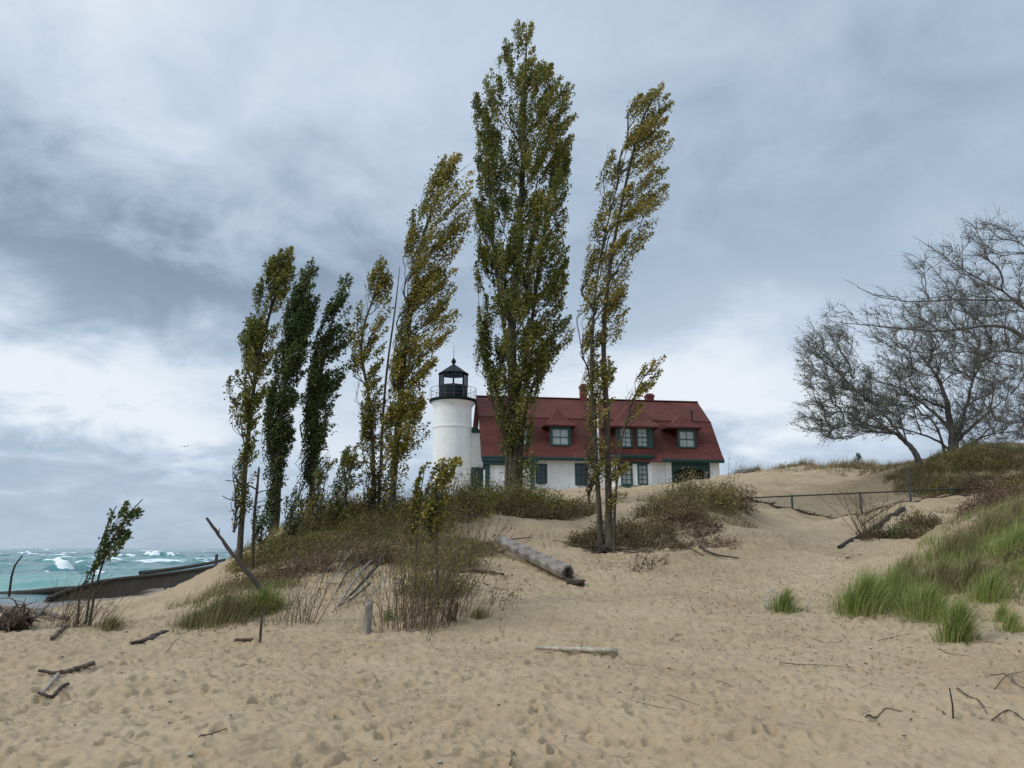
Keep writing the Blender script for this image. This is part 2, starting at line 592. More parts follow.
pts += [np.array(p, float) for p in (
    (-6, 3, 0), (0, 3, 0), (6, 3, .05), (-9, 8, 0), (-4, 8, 0), (0, 8, 0), (4, 8, .03), (9, 8, .1), (-9, 11.5, 0), (-3, 11, 0), (3, 11, 0), (9, 11.5, .12),
    (-14, 12, -.05), (13, 10, .3), (17, 12, 1.2),
    (-14.5, 16, -.2), (-19, 20, -.6), (-21, 28, -1.0), (-24, 35, -1.0), (-22.5, 32, -.93), (-25, 38, -.98), (-22, 38, -.96), (-19.5, 33, -.95), (-25, 41, -1.8), (-23.5, 43, -1.5), (-30, 42, -2.4), (-34, 60, -3), (-45, 100, -3.5), (-27, 57, -2.0), (-27, 66, -2.2), (-30, 80, -3),
    (-17, 38, -.6), (-21, 53, -.95), (-16, 46, -.55), (-23.6, 60, -.85),
    # the beach behind the mound and round the house
    (-19, 64, -.2), (-14, 60, 1.2), (-17, 75, .2), (-9, 58, 4.2), (-6, 64, 5.4), (0, 64, 5.6), (10, 66, 5.7), (20, 66, 5.9), (0, 75, 5.7), (10, 76, 5.7), (20, 78, 6.0), (-6, 74, 5.0),
    (0, 45, 4.6), (5, 47, 4.9), (-5, 42, 3.8), (-10, 42, 2.2), (10, 45, 5.2), (5, 38, 4.2), (-12, 34, .9), (-13.2, 34, .1), (-15, 34, -.55), (-10.5, 33, 1.9), (-14, 30, -.1), (-19.2, 36.5, -.74), (-18.6, 39, -.66), (-19.2, 42.5, -.62), (-21, 36.5, -.86), (-20.5, 46, -.6),
    (-10, 95, 2.5), (10, 100, 4.5), (30, 100, 6), (60, 100, 5), (40, 70, 7.5), (50, 60, 7), (45, 45, 6.8), (40, 30, 5.5), (30, 20, 4.0), (25, 14, 3.0),
    (-40, 160, -3.5), (0, 170, -2), (60, 170, 2), (120, 120, 3))]
pts = np.array(pts)


def pol(x, y):
    a = np.clip(np.arctan2(x, y), -0.98, 0.98)
    r = np.hypot(x, y)
    return np.stack([a * 1.25, np.log(np.clip(r, 2.2, 220))], -1)


_A = pol(pts[:, 0], pts[:, 1])
_c2 = 0.035 ** 2
_D = np.sqrt(((_A[:, None] - _A[None]) ** 2).sum(-1) + _c2)
_w = np.linalg.solve(_D - 0.012 * np.eye(len(_A)), pts[:, 2])


def ground(x, y):
    x, y = np.atleast_1d(np.asarray(x, float)), np.atleast_1d(np.asarray(y, float))
    P = pol(x.ravel(), y.ravel())
    o = np.empty(len(P))
    for i in range(0, len(P), 20000):
        d = P[i:i + 20000, None] - _A[None]
        o[i:i + 20000] = np.sqrt((d ** 2).sum(-1) + _c2) @ _w
    return o.reshape(x.shape)


def gz(x, y):
    return float(ground(x, y)[0])


def foot(u, Y):
    """the ground point at pixel column u and depth Y"""
    x = at(u, 500, Y)[0]
    return np.array([x, Y, gz(x, Y)])


# ---- fine relief of trodden sand, on a 2.5 cm height map
HX0, HX1, HY0, HY1, HS = -17.0, 21.0, 3.0, 31.0, 0.025
nx, ny = int((HX1 - HX0) / HS), int((HY1 - HY0) / HS)


def spectral(lmin, lmax, power, seed):
    r = np.random.default_rng(seed)
    f = np.fft.rfft2(r.normal(size=(ny, nx)))
    ky = np.fft.fftfreq(ny, HS)[:, None]
    kx = np.fft.rfftfreq(nx, HS)[None]
    k = np.hypot(kx, ky)
    k[0, 0] = 1e9
    win = k ** -power * np.exp(-(k * lmin) ** 2) * np.exp(-(1 / (k * lmax)) ** 4)
    h = np.fft.irfft2(f * win, s=(ny, nx))
    return h / h.std()


H = 0.026 * spectral(0.5, 5.0, 1.6, 1) + 0.013 * spectral(0.10, 0.5, 1.2, 2) + 0.005 * spectral(0.05, 0.2, 0.8, 3)
r2 = np.random.default_rng(5)
area = spectral(2.0, 12.0, 1.5, 9)
cnt = 0
while cnt < 5200:
    cx, cy = r2.uniform(HX0 + .6, HX1 - .6), HY0 + .6 + (HY1 - HY0 - 1.2) * r2.uniform() ** 1.5
    if area[int((cy - HY0) / HS), int((cx - HX0) / HS)] < r2.normal(-0.4, 0.9):
        continue
    cnt += 1
    th = r2.normal(1.1, 0.9)
    la, lb = r2.uniform(0.07, 0.14), r2.uniform(0.03, 0.06)
    dep = r2.uniform(0.022, 0.07) * (0.8 if cy > 14 else 1)
    R_ = int(0.42 / HS)
    ix, iy = int((cx - HX0) / HS), int((cy - HY0) / HS)
    x0, x1, y0, y1 = max(ix - R_, 0), min(ix + R_, nx), max(iy - R_, 0), min(iy + R_, ny)
    yy, xx = np.mgrid[y0:y1, x0:x1]
    ex, ey_ = (xx - ix) * HS, (yy - iy) * HS
    a_ = (ex * math.cos(th) + ey_ * math.sin(th)) / la
    b_ = (-ex * math.sin(th) + ey_ * math.cos(th)) / lb
    q = np.sqrt(a_ * a_ + b_ * b_) + 0.12 * np.sin(3 * np.arctan2(b_, a_) + cnt)
    H[y0:y1, x0:x1] += -dep * np.exp(-np.maximum(q - 0.55, 0) ** 2 * 5.0) + dep * 0.5 * np.exp(-((q - 1.55) / 0.42) ** 2) * (0.6 + 0.4 * np.sign(a_ * r2.choice([-1, 1])))


def relief(x, y):
    fx = np.clip((x - HX0) / HS, 0, nx - 2)
    fy = np.clip((y - HY0) / HS, 0, ny - 2)
    i, j = fx.astype(int), fy.astype(int)
    a, b_ = fx - i, fy - j
    h = (H[j, i] * (1 - a) + H[j, i + 1] * a) * (1 - b_) + (H[j + 1, i] * (1 - a) + H[j + 1, i + 1] * a) * b_
    e = np.minimum.reduce([(x - HX0) / 1.5, (HX1 - x) / 1.5, (y - HY0) / 1.0, (HY1 - y) / 5.0])
    return h * np.clip(e, 0, 1)


def far_relief(x, y):
    s = np.zeros_like(x)
    r = np.random.default_rng(77)
    for lam, amp in ((9, .10), (5, .09), (2.6, .065), (1.4, .045), (0.8, .03), (.5, .016)):
        for _ in range(4):
            t = r.uniform(0, 2 * math.pi)
            s += amp * 0.5 * np.sin((x * math.cos(t) + y * math.sin(t)) * 2 * math.pi / lam + r.uniform(0, 6.28))
    return s * np.clip((np.hypot(x, y) - 16) / 12, 0, 1) * np.where(x < -9, np.clip(1 + (x + 9) / 3, .25, 1), 1)


def surf(x, y):
    """the sand surface with all its relief"""
    x, y = np.atleast_1d(np.asarray(x, float)), np.atleast_1d(np.asarray(y, float))
    return ground(x, y) + relief(x, y) + far_relief(x, y)


def on_ground(u, v, lo=4.0, hi=70.0):
    """where the ray through a pixel first meets the sand"""
    Y = np.exp(np.linspace(math.log(lo), math.log(hi), 700))
    d = ray(u, v)
    X = d[0] / d[1] * Y
    Z = CAMZ + d[2] / d[1] * Y
    below = Z < surf(X, Y)
    i = int(np.argmax(below)) if below.any() else len(Y) - 1
    return np.array([X[i], Y[i], float(surf(X[i], Y[i])[0])])


ang = np.concatenate([np.linspace(-math.pi, -0.78, 44, endpoint=False), np.linspace(-0.78, 0.78, 1000, endpoint=False), np.linspace(0.78, math.pi, 44, endpoint=False)])
rad = np.concatenate([np.linspace(0.05, 4.2, 22, endpoint=False), np.exp(np.linspace(math.log(4.2), math.log(85), 720, endpoint=False)), np.exp(np.linspace(math.log(85), math.log(900), 40))])
AA, RR = np.meshgrid(ang, rad)
X, Y = RR * np.sin(AA), RR * np.cos(AA)
Z = ground(X, Y) + relief(X, Y) + far_relief(X, Y)
g = G()
nr, na = AA.shape
idx = np.arange(nr * na).reshape(nr, na)
Qd = np.stack([idx[:-1, :], np.roll(idx, -1, 1)[:-1, :], np.roll(idx, -1, 1)[1:, :], idx[1:, :]], -1).reshape(-1, 4)[:, ::-1]
g.add(np.stack([X, Y, Z], -1).reshape(-1, 3), Qd)


def sand_material():
    m, nt, bs, q = new_mat('dune_sand')
    geo = nt.nodes.new('ShaderNodeNewGeometry')
    sp = nt.nodes.new('ShaderNodeSeparateXYZ')
    nt.links.new(geo.outputs['Position'], sp.inputs[0])
    co = geo.outputs['Position']
    f1 = q.noise(co, 0.35, 5, 0.55)
    f2 = q.noise(co, 3.2, 6, 0.65)
    f3 = q.noise(co, 60.0, 3, 0.7)
    v = q.m('ADD', q.m('MULTIPLY', f1, 0.45), q.m('ADD', q.m('MULTIPLY', f2, 0.35), q.m('MULTIPLY', f3, 0.2)))
    c = q.ramp(v, [(0.34, (0.275, 0.194, 0.11)), (0.5, (0.365, 0.268, 0.162)), (0.66, (0.435, 0.332, 0.21))])
    # dark mineral grains and scraps
    sp1 = q.rng(q.noise(co, 22.0, 2, 0.5), 0.66, 0.74)
    c = q.mix(q.m('MULTIPLY', sp1, 0.5), c, (0.14, 0.095, 0.06))
    # damp sand near the lake
    wob_ = q.m('MULTIPLY', q.m('SUBTRACT', f1, 0.5), 0.5)
    wet = q.rng(q.m('ADD', sp.outputs[2], wob_), -0.95, -0.5, 1.0, 0.0)
    c = q.mix(wet, c, (0.10, 0.078, 0.06))
    nt.links.new(c, bs.inputs['Base Color'])
    nt.links.new(q.rng(wet, 0, 1, 0.92, 0.18), bs.inputs['Roughness'])
    bs.inputs['Specular IOR Level'].default_value = 0.25
    h = q.m('ADD', q.m('MULTIPLY', f3, 0.25), f2)
    bump(nt, bs, h, 0.55, 0.06)
    return m


M['sand'] = sand_material()
tag(g.build('ground', M['sand'], smooth=True), kind='structure')

# ------------------------------------------------------------------ lake
angw = np.concatenate([np.linspace(-2.2, -0.72, 40, endpoint=False), np.linspace(-0.72, -0.30, 620, endpoint=False), np.linspace(-0.30, 1.6, 60)])
radw = np.concatenate([np.exp(np.linspace(math.log(22), math.log(420), 640, endpoint=False)), np.exp(np.linspace(math.log(420), math.log(9000), 60))])
AA, RR = np.meshgrid(angw, radw)
X, Y = RR * np.sin(AA), RR * np.cos(AA)
rw = np.random.default_rng(3)
h = np.zeros_like(X)
for lam, amp, sp_ in ((34, .30, .25), (22, .26, .35), (13, .20, .5), (8.5, .13, .6), (5.2, .085, .8), (3.2, .05, 1.0), (1.9, .028, 1.3)):
    for _ in range(4):
        t = math.pi / 2 * -0.62 + rw.normal(0, sp_)        # crests run nearly along the shore
        k = 2 * math.pi / lam
        ph = (X * math.cos(t) + Y * math.sin(t)) * k + rw.uniform(0, 6.28) + 0.8 * np.sin(X * .03 + Y * .021 + rw.uniform(0, 6))
        h += amp * 0.5 * (np.exp(1.3 * (np.sin(ph) - 1)) * 2 - 0.62)
near = np.clip((RR - 30) / 45, 0.06, 1)
h *= near * 0.85
noise_ = sum(np.sin(X * a + Y * b_ + c) for a, b_, c in rw.uniform(-1, 1, (14, 3)) * np.array([.55, .55, 6])) / 3.7
noise2 = sum(np.sin(X * a + Y * b_ + c) for a, b_, c in rw.uniform(-1, 1, (18, 3)) * np.array([3.0, 3.0, 6])) / 4.2
foam = np.clip((h - 0.68 + 0.10 * noise_ + 0.10 * noise2) * 2.6, 0, 1) * np.clip((RR - 60) / 60, 0, 1) * 0.85
# breakers: (pixel u, v, drawn width px, height m, depth to build at)
for (u, v, wpx, hh, Yb) in ((56, 564, 32, 0.85, 120), (82, 570, 16, .4, 100), (66, 577, 52, 0.85, 78), (92, 582, 30, .5, 68), (158, 553.5, 44, 1.0, 190), (128, 554.5, 30, 0.6, 185), (24, 552, 10, .9, 230), (105, 559, 40, .4, 150), (200, 560, 40, .3, 120)):
    c = at(u, v, Yb)
    wdt = wpx / F * Yb / 2
    along = (X - c[0]) + 0.25 * (Y - c[1])
    across = (Y - c[1]) - 0.25 * (X - c[0]) + 0.35 * wdt * np.sin(along / wdt * 2.2 + u) + 0.6 * noise2 * wdt * 0.25
    env = np.exp(-np.abs(along / wdt) ** 3)
    prof = np.where(across < 0, np.exp(-(across / (1.1 * hh + .4)) ** 2), np.exp(-(across / (4 * hh + 1)) ** 2))
    h += hh * env * prof * (1 + 0.18 * noise2)
    foam = np.maximum(foam, np.clip(1.9 * env * np.where(across < 0, np.exp(-(across / (1.7 * hh + .7)) ** 2), np.exp(-(across / (0.8 * hh + .3)) ** 2)) * (0.6 + 0.5 * noise2) - 0.25, 0, 1))
g = G()
nr, na = AA.shape
idx = np.arange(nr * na).reshape(nr, na)
Qd = np.stack([idx[:-1, :-1], idx[:-1, 1:], idx[1:, 1:], idx[1:, :-1]], -1).reshape(-1, 4)[:, ::-1]
g.add(np.stack([X, Y, WZ + h], -1).reshape(-1, 3), Qd, foam.ravel())


def water_material():
    m, nt, bs, q = new_mat('lake_water')
    geo = nt.nodes.new('ShaderNodeNewGeometry')
    co = geo.outputs['Position']
    mp = nt.nodes.new('ShaderNodeMapping')
    mp.inputs['Rotation'].default_value = (0, 0, 0.25)
    mp.inputs['Scale'].default_value = (0.35, 1.0, 1.0)
    nt.links.new(co, mp.inputs[0])
    at_ = nt.nodes.new('ShaderNodeAttribute')
    at_.attribute_name = 'tint'
    f1 = q.noise(mp.outputs[0], 0.035, 4, 0.6)
    f2 = q.noise(mp.outputs[0], 0.5, 7, 0.65)
    # shallow sand bars are milky turquoise, the deep lake is darker
    ln = nt.nodes.new('ShaderNodeVectorMath')
    ln.operation = 'LENGTH'
    nt.links.new(co, ln.inputs[0])
    deep = q.rng(ln.outputs['Value'], 60, 420)
    c = q.mix(deep, (0.10, 0.295, 0.262), (0.03, 0.135, 0.15))
    c = q.mix(q.rng(ln.outputs['Value'], 38, 56, 1.0, 0.0), c, (0.15, 0.155, 0.15))
    c = q.mix(q.rng(f1, 0.42, 0.62), c, q.mix(0.6, c, (0.02, 0.10, 0.12)))
    fo = q.m('ADD', at_.outputs['Fac'], q.m('MULTIPLY', q.m('SUBTRACT', q.noise(mp.outputs[0], 1.1, 8, 0.7), 0.5), 2.0))
    fm = q.rng(fo, 0.42, 0.62)
    nt.links.new(q.mix(fm, c, (0.74, 0.77, 0.77)), bs.inputs['Base Color'])
    nt.links.new(q.rng(fm, 0, 1, 0.16, 0.8), bs.inputs['Roughness'])
    bs.inputs['IOR'].default_value = 1.33
    bump(nt, bs, q.m('ADD', f2, q.noise(mp.outputs[0], 2.2, 5, 0.6)), 0.6, 0.25)
    return m


M['water'] = water_material()
tag(g.build('lake_water', M['water'], smooth=True), kind='structure')

def smooth_path(P, n):
    """Catmull-Rom through points"""
    P = np.asarray(P, float)
    Q = np.vstack([2 * P[0] - P[1], P, 2 * P[-1] - P[-2]])
    out_ = []
    for i in range(1, len(Q) - 2):
        for s in np.linspace(0, 1, n, endpoint=False):
            a, b_, c, d = Q[i - 1:i + 3]
            out_.append(0.5 * (2 * b_ + (c - a) * s + (2 * a - 5 * b_ + 4 * c - d) * s ** 2 + (3 * b_ - a - 3 * c + d) * s ** 3))
    out_.append(P[-1])
    return np.array(out_)


# ------------------------------------------------------------------ rusted sheet wall on the shore
top = [(48, 600, 38.0), (62, 594, 38.8), (80, 588.5, 39.6), (100, 583, 41), (125, 579.5, 43), (148, 577, 46.5), (172, 574, 51.5), (195, 570.5, 58), (216, 566.5, 66), (230, 563, 74)]
T = [at(*a) for a in top]
s_ = thing('sea_wall', 'long low dark brown wall curving along the lake edge', 'wall', (T[0][0], T[0][1], -1.4))
g = G()
SW = smooth_path(np.array(T), 8)
tg0 = norm(np.gradient(SW, axis=0))
nr0 = np.stack([tg0[:, 1], -tg0[:, 0], np.zeros(len(SW))], 1)
V = []
for p, n_ in zip(SW, nr0):
    V += [[p[0], p[1], -1.8], list(p), list(p - n_ * .25), [p[0] - n_[0] * .25, p[1] - n_[1] * .25, -1.8]]
k = np.arange(len(SW) - 1)[:, None] * 4
Q = np.concatenate([np.concatenate([k + a, k + 4 + a, k + 4 + b_, k + b_], 1) for a, b_ in ((0, 1), (1, 2), (2, 3))])
g.add(np.array(V), np.concatenate([Q, [[0, 1, 2, 3]]]))
g.build('sheet_panel', M['rust'], s_, tuple(s_.location))
g = G()
tube(g, [p + np.array([0, 0, .06]) for p in T], 0.11, 6, 0.3)
tube(g, [p + np.array([-.6, .3, .22 + .02 * i]) for i, p in enumerate(T[5:])], 0.13, 6, 0.1)
g.build('wall_cap', M['bark_dark'], s_, tuple(s_.location))
# low dark breakwater in front of the waves
Bw = [at(-60, 600, 41), at(0, 595.5, 41.5), at(30, 593.5, 42), at(58, 590.5, 42), at(75, 589, 42.5)]
g = G()
tube(g, Bw, [.2, .2, .19, .19, .16], 8, 0.3)
tube(g, [p + np.array([0, .3, -.3]) for p in Bw], .24, 8, 0.3)
tube(g, [p + np.array([.1, .1, -.62]) for p in Bw], .26, 8, 0.3)
o = g.build('breakwater', M['bark_dark'], None, tuple(Bw[1]))
tag(o, 'low dark timber breakwater between the wet sand and the waves', 'breakwater')
# ------------------------------------------------------------------ keeper's house and light tower
TH = R(8)
H0 = at(486, 480, 65.0)
H0[2] = 5.6
EX = np.array([math.cos(TH), math.sin(TH), 0])
EY = np.array([-math.sin(TH), math.cos(TH), 0])


def hp(u, v, yl=0.0):
    """pixel -> (x, z) in the house's own frame on the plane y = yl"""
    d = ray(u, v)
    o = np.array([0, 0, CAMZ]) - H0
    t = (yl - o @ EY) / (d @ EY)
    p = o + d * t
    return float(p @ EX), float(p[2])


house = thing('keepers_house', "white keeper's house with dark red gambrel roof and green trim behind the poplars", 'house', H0, rz=TH)
L = hp(718.5, 470)[0]
ZE = hp(600, 456.5, -.45)[1]                # eave
YB, ZB = 2.0, hp(600, 419.5, 2.0)[1]        # break of the gambrel
YR, ZR = 4.9, hp(590, 399.5, 4.9)[1]        # ridge
DEP = 2 * YR
XL, XR = -0.45, L + 0.35


def wall_with_holes(pb, x0, x1, z0, z1, holes, y=0.0, depth=0.22):
    xs = sorted({x0, x1, *[h_[0] for h_ in holes], *[h_[2] for h_ in holes]})
    zs = sorted({z0, z1, *[h_[1] for h_ in holes], *[h_[3] for h_ in holes]})
    for a, b_ in zip(xs, xs[1:]):
        for c, d in zip(zs, zs[1:]):
            mx_, mz = (a + b_) / 2, (c + d) / 2
            if any(h_[0] < mx_ < h_[2] and h_[1] < mz < h_[3] for h_ in holes):
                continue
            pb.poly((a, y, c), (b_, y, c), (b_, y, d), (a, y, d))
    for h_ in holes:
        a, c, b_, d = h_[:4]
        dp = h_[4] if len(h_) > 4 else depth
        pb.poly((a, y, c), (a, y + dp, c), (a, y + dp, d), (a, y, d))
        pb.poly((b_, y, c), (b_, y, d), (b_, y + dp, d), (b_, y + dp, c))
        pb.poly((a, y, d), (a, y + dp, d), (b_, y + dp, d), (b_, y, d))
        pb.poly((a, y, c), (b_, y, c), (b_, y + dp, c), (a, y + dp, c))


def window(par, x0, z0, x1, z1, y, pane, cols=2, rows=2, fr=0.13, name='window', pale=False):
    """casing round an opening, the glass set back in it, its bars"""
    w = PB()
    f = fr
    yo = y - 0.05
    w.box(x0 - f, x0, yo, y + .12, z0 - f * .6, z1 + f)
    w.box(x1, x1 + f, yo, y + .12, z0 - f * .6, z1 + f)
    w.box(x0, x1, yo, y + .12, z1, z1 + f)
    w.box(x0, x1, yo - .04, y + .12, z0 - f, z0)
    o = w.build(name, M['green'], par, bevel=0.012)
    p = PB()
    p.poly((x0, y + .10, z0), (x1, y + .10, z0), (x1, y + .10, z1), (x0, y + .10, z1))
    p.build('pane', pane, o)
    b_ = PB()
    t = 0.035
    for i in range(1, cols):
        xx = x0 + (x1 - x0) * i / cols
        b_.box(xx - t / 2, xx + t / 2, y + .05, y + .095, z0, z1)
    for i in range(1, rows):
        zz_ = z0 + (z1 - z0) * i / rows
        tt = t * 1.9 if 2 * i == rows else t * .8
        b_.box(x0, x1, y + .04, y + .092, zz_ - tt / 2, zz_ + tt / 2)
    b_.build('sash_bar', M['green'], o)
    return o


def px_rect(u0, v0, u1, v1, yl):
    x0, z1 = hp(u0, v0, yl)
    x1, z0 = hp(u1, v1, yl)
    return x0, z0, x1, z1


Z0 = -1.2
gw = [px_rect(537.5, 465.5, 545.5, 482.5, 0), px_rect(576.5, 465, 586.5, 484, 0)]
xr0, _ = hp(671.5, 470)
xr1, zr1 = hp(709.5, 462.5)
zr1 = min(zr1, ZE - .25)
xr1 = min(xr1, L - .5)
porch = (xr0, -0.6, xr1, zr1, 1.5)
w = PB()
wall_with_holes(w, 0, L, Z0, ZE, [(*g_, 0.14) for g_ in gw] + [porch])
w.poly((xr0, 1.5, -.6), (xr1, 1.5, -.6), (xr1, 1.5, zr1), (xr0, 1.5, zr1))
w.poly((L, 0, Z0), (L, DEP, Z0), (L, DEP, ZE), (L, 0, ZE))
w.poly((0, DEP, Z0), (0, 0, Z0), (0, 0, ZE), (0, DEP, ZE))
w.poly((L, DEP, Z0), (0, DEP, Z0), (0, DEP, ZE), (L, DEP, ZE))
wall_o = w.build('wall', M['white'], house)
for xg, sgn in ((0.0, 1), (L, -1)):          # the gable ends under the gambrel
    gb = PB()
    x_ = xg + (0.0 if sgn > 0 else 0.0)
    ps = [(x_, -.1, ZE), (x_, YB, ZB - .15), (x_, YR, ZR - .15), (x_, DEP - YB, ZB - .15), (x_, DEP + .1, ZE)]
    gb.poly(*ps)
    gb.build('gable', M['roof'] if sgn < 0 else M['white'], house)
# quoin-like pier and plinth line at the right end
xa, _ = hp(665, 470)
for a_, b_ in ((xa, xr0 - .02), (xr1 + .02, L + .06)):
    p = PB()
    p.box(a_, b_, -.10, -.002, Z0, ZE - .12)
    p.build('pier', M['white'], house, bevel=.02)
p = PB()                                       # recessed porch: flat green arch and posts
p.box(xr0 + .003, xr1 - .003, .05, .22, zr1 - .55, zr1 - .003)
p.box(xr0 + .003, xr0 + .2, .05, .22, -.6, zr1 - .55)
p.box(xr1 - .2, xr1 - .003, .05, .22, -.6, zr1 - .55)
n_ = 10
for i in range(n_):                             # the curve under the lintel
    a0, a1 = math.pi * i / n_, math.pi * (i + 1) / n_
    xm, hw = (xr0 + xr1) / 2, (xr1 - xr0) / 2 - .2
    f0, f1 = xm - hw * math.cos(a0), xm - hw * math.cos(a1)
    z0_, z1_ = zr1 - 1.0 + .45 * math.sin(a0), zr1 - 1.0 + .45 * math.sin(a1)
    p.poly((f0, .06, z0_), (f1, .06, z1_), (f1, .06, zr1 - .55), (f0, .06, zr1 - .55))
p.build('porch_frame', M['green'], house)
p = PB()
p.box(xr0 + .05, xr1 - .05, 1.40, 1.49, -.6, zr1 - .05)  # dark sheet before the white back wall, its colour paints the porch's shade
p.build('porch_back_shade', M['porch_shade'], house)
for g_ in gw:
    window(house, *g_, 0.0, M['pane_dark'], 2, 4 if g_ is gw[0] else 2, .15)

# bay with the paired windows, under the wide dormer
bx0, _ = hp(617.5, 470, -.7)
bx1, _ = hp(651.0, 470, -.7)
bz1 = hp(640, 459, -.7)[1]
YBY = -.7
bw = [px_rect(622.2, 465.3, 631.4, 484, YBY), px_rect(638.7, 465.3, 646.6, 483.6, YBY)]
p = PB()
wall_with_holes(p, bx0, bx1, Z0, bz1, [(*g_, .14) for g_ in bw], YBY)
p.poly((bx1, YBY, Z0), (bx1 + .9, -.003, Z0), (bx1 + .9, -.003, bz1), (bx1, YBY, bz1))
p.poly((bx0 - .9, -.003, Z0), (bx0, YBY, Z0), (bx0, YBY, bz1), (bx0 - .9, -.003, bz1))
bay = p.build('bay', M['white'], house)
for g_ in bw:
    window(house, *g_, YBY, M['pane_pale'], 2, 4, .13)
p = PB()
p.box(bw[0][0] - .3, bw[1][2] + .3, YBY - .14, YBY - .052, bw[0][3] + .14, bw[0][3] + .42)
p.build('lintel', M['green'], house, bevel=.02)
p = PB()
p.box(bw[0][0] - .3, bw[1][2] + .3, YBY - .12, YBY - .052, bw[0][1] - .36, bw[0][1] - .14)
p.build('sill', M['green'], house, bevel=.02)
p = PB()                                       # moulding over the bay, following its cant
for (ya, za, zb) in ((.16, bz1, bz1 + .18), (.26, bz1 + .18, bz1 + .32)):
    ring = [(bx0 - .9, -.01), (bx0, YBY - ya), (bx1, YBY - ya), (bx1 + .9, -.01)]
    for a, b_ in zip(ring, ring[1:]):
        p.poly((*a, za), (*b_, za), (*b_, zb), (*a, zb))
    p.poly(*[(*a, zb) for a in ring])
    p.poly(*[(*a, za) for a in ring[::-1]])
p.build('bay_cornice', M['green'], house)

# corner bay with green posts at the left
lx1, _ = hp(534, 470, -.55)
lz1 = hp(500, 462, -.55)[1]
p = PB()
p.box(0.12, lx1, -.45, -.003, Z0, lz1 - .1)
p.build('corner_bay', M['white'], house)
p = PB()
p.box(-.12, .26, -.6, -.2, Z0, lz1 - .25)
p.box(lx1 - .3, lx1 + .06, -.6, -.2, Z0, lz1 - .25)
p.box(-.3, lx1 + .2, -.68, -.02, lz1 - .25, lz1 + .05)
p.box(-.42, lx1 + .32, -.80, -.02, lz1 + .05, lz1 + .22)
p.box(-.3, -.13, -.5, -.25, lz1 - .65, lz1 - .25)
p.build('corner_trim', M['green'], house, bevel=.03)

# gambrel roof: thick slopes so that the edges read
rf = PB()
prof = [(-.55, ZE - .12), (-.1, ZE + .42), (YB, ZB), (YR, ZR)]
prof = prof + [(DEP - y, z) for y, z in prof[-2::-1]]
for (y0, z0), (y1, z1) in zip(prof, prof[1:]):
    rf.poly((XL, y0, z0), (XR, y0, z0), (XR, y1, z1), (XL, y1, z1))
    rf.poly((XL, y0, z0 - .16), (XL, y1, z1 - .16), (XR, y1, z1 - .16), (XR, y0, z0 - .16))
    for xx in (XL, XR):
        rf.poly((xx, y0, z0), (xx, y1, z1), (xx, y1, z1 - .16), (xx, y0, z0 - .16))
rf.poly((XL, prof[0][0], prof[0][1]), (XL, prof[0][0], prof[0][1] - .16), (XR, prof[0][0], prof[0][1] - .16), (XR, prof[0][0], prof[0][1]))
roof = rf.build('roof', M['roof'], house)
p = PB()                                       # ridge cap and the small ledge at the break
p.box(XL - .02, XR + .02, YR - .14, YR + .14, ZR + .003, ZR + .09)
p.box(XL - .03, XR + .03, YB - .06, YB + .02, ZB + .0, ZB + .035)
p.build('ridge_cap', M['roof'], roof, bevel=.02)
p = PB()                                       # green eave board and gutter
p.box(XL, XR, -.54, -.42, ZE - .40, ZE - .285)
p.box(XL, XR, -.62, -.50, ZE - .285, ZE - .13)
p.box(XL + .1, XR - .1, -.42, -.003, ZE - .345, ZE - .29)
p.build('eave_board', M['green'], roof)
p, p2 = PB(), PB()                             # verge boards on the gables
for (y0, z0), (y1, z1) in zip(prof, prof[1:]):
    p.poly((XL - .02, y0, z0 - .02), (XL - .02, y1, z1 - .02), (XL - .02, y1, z1 - .3), (XL - .02, y0, z0 - .3))
    p2.poly((XR + .02, y0, z0 - .02), (XR + .02, y0, z0 - .16), (XR + .02, y1, z1 - .16), (XR + .02, y1, z1 - .02))
p.build('verge_board', M['roof'], roof)
p2.build('verge_board', M['roof'], roof)


def roof_y(z):
    """front slope of the main roof: depth at a height"""
    for (y0, z0), (y1, z1) in zip(prof[:3], prof[1:4]):
        if z <= z1:
            return y0 + (y1 - y0) * (z - z0) / (z1 - z0)
    return YR


def chimney(u0, v0, u1, vb, yl):
    x0, z1 = hp(u0, v0, yl)
    x1, zb = hp(u1, vb, yl)
    c = PB()
    c.box(x0, x1, yl - .35, yl + .35, ZR - 1.2, z1 - .3)
    c.box(x0 - .06, x1 + .06, yl - .41, yl + .41, z1 - .3, z1 - .08)
    c.box(x0 + .06, x1 - .06, yl - .3, yl + .3, z1 - .08, z1 + .06)
    c.build('chimney', M['brick'], roof, bevel=.02)


chimney(580, 385, 586.5, 399, YR)
chimney(645.5, 394.5, 653, 401, YR + 1.3)
p = PB()
vx, vz = hp(692, 418.0, YB)
p.lathe([(.07, vz - .3), (.07, vz + .55), (.1, vz + .55), (.1, vz + .65), (.001, vz + .68)], 10, vx, YB + .05)
p.build('vent_pipe', M['black'], roof)


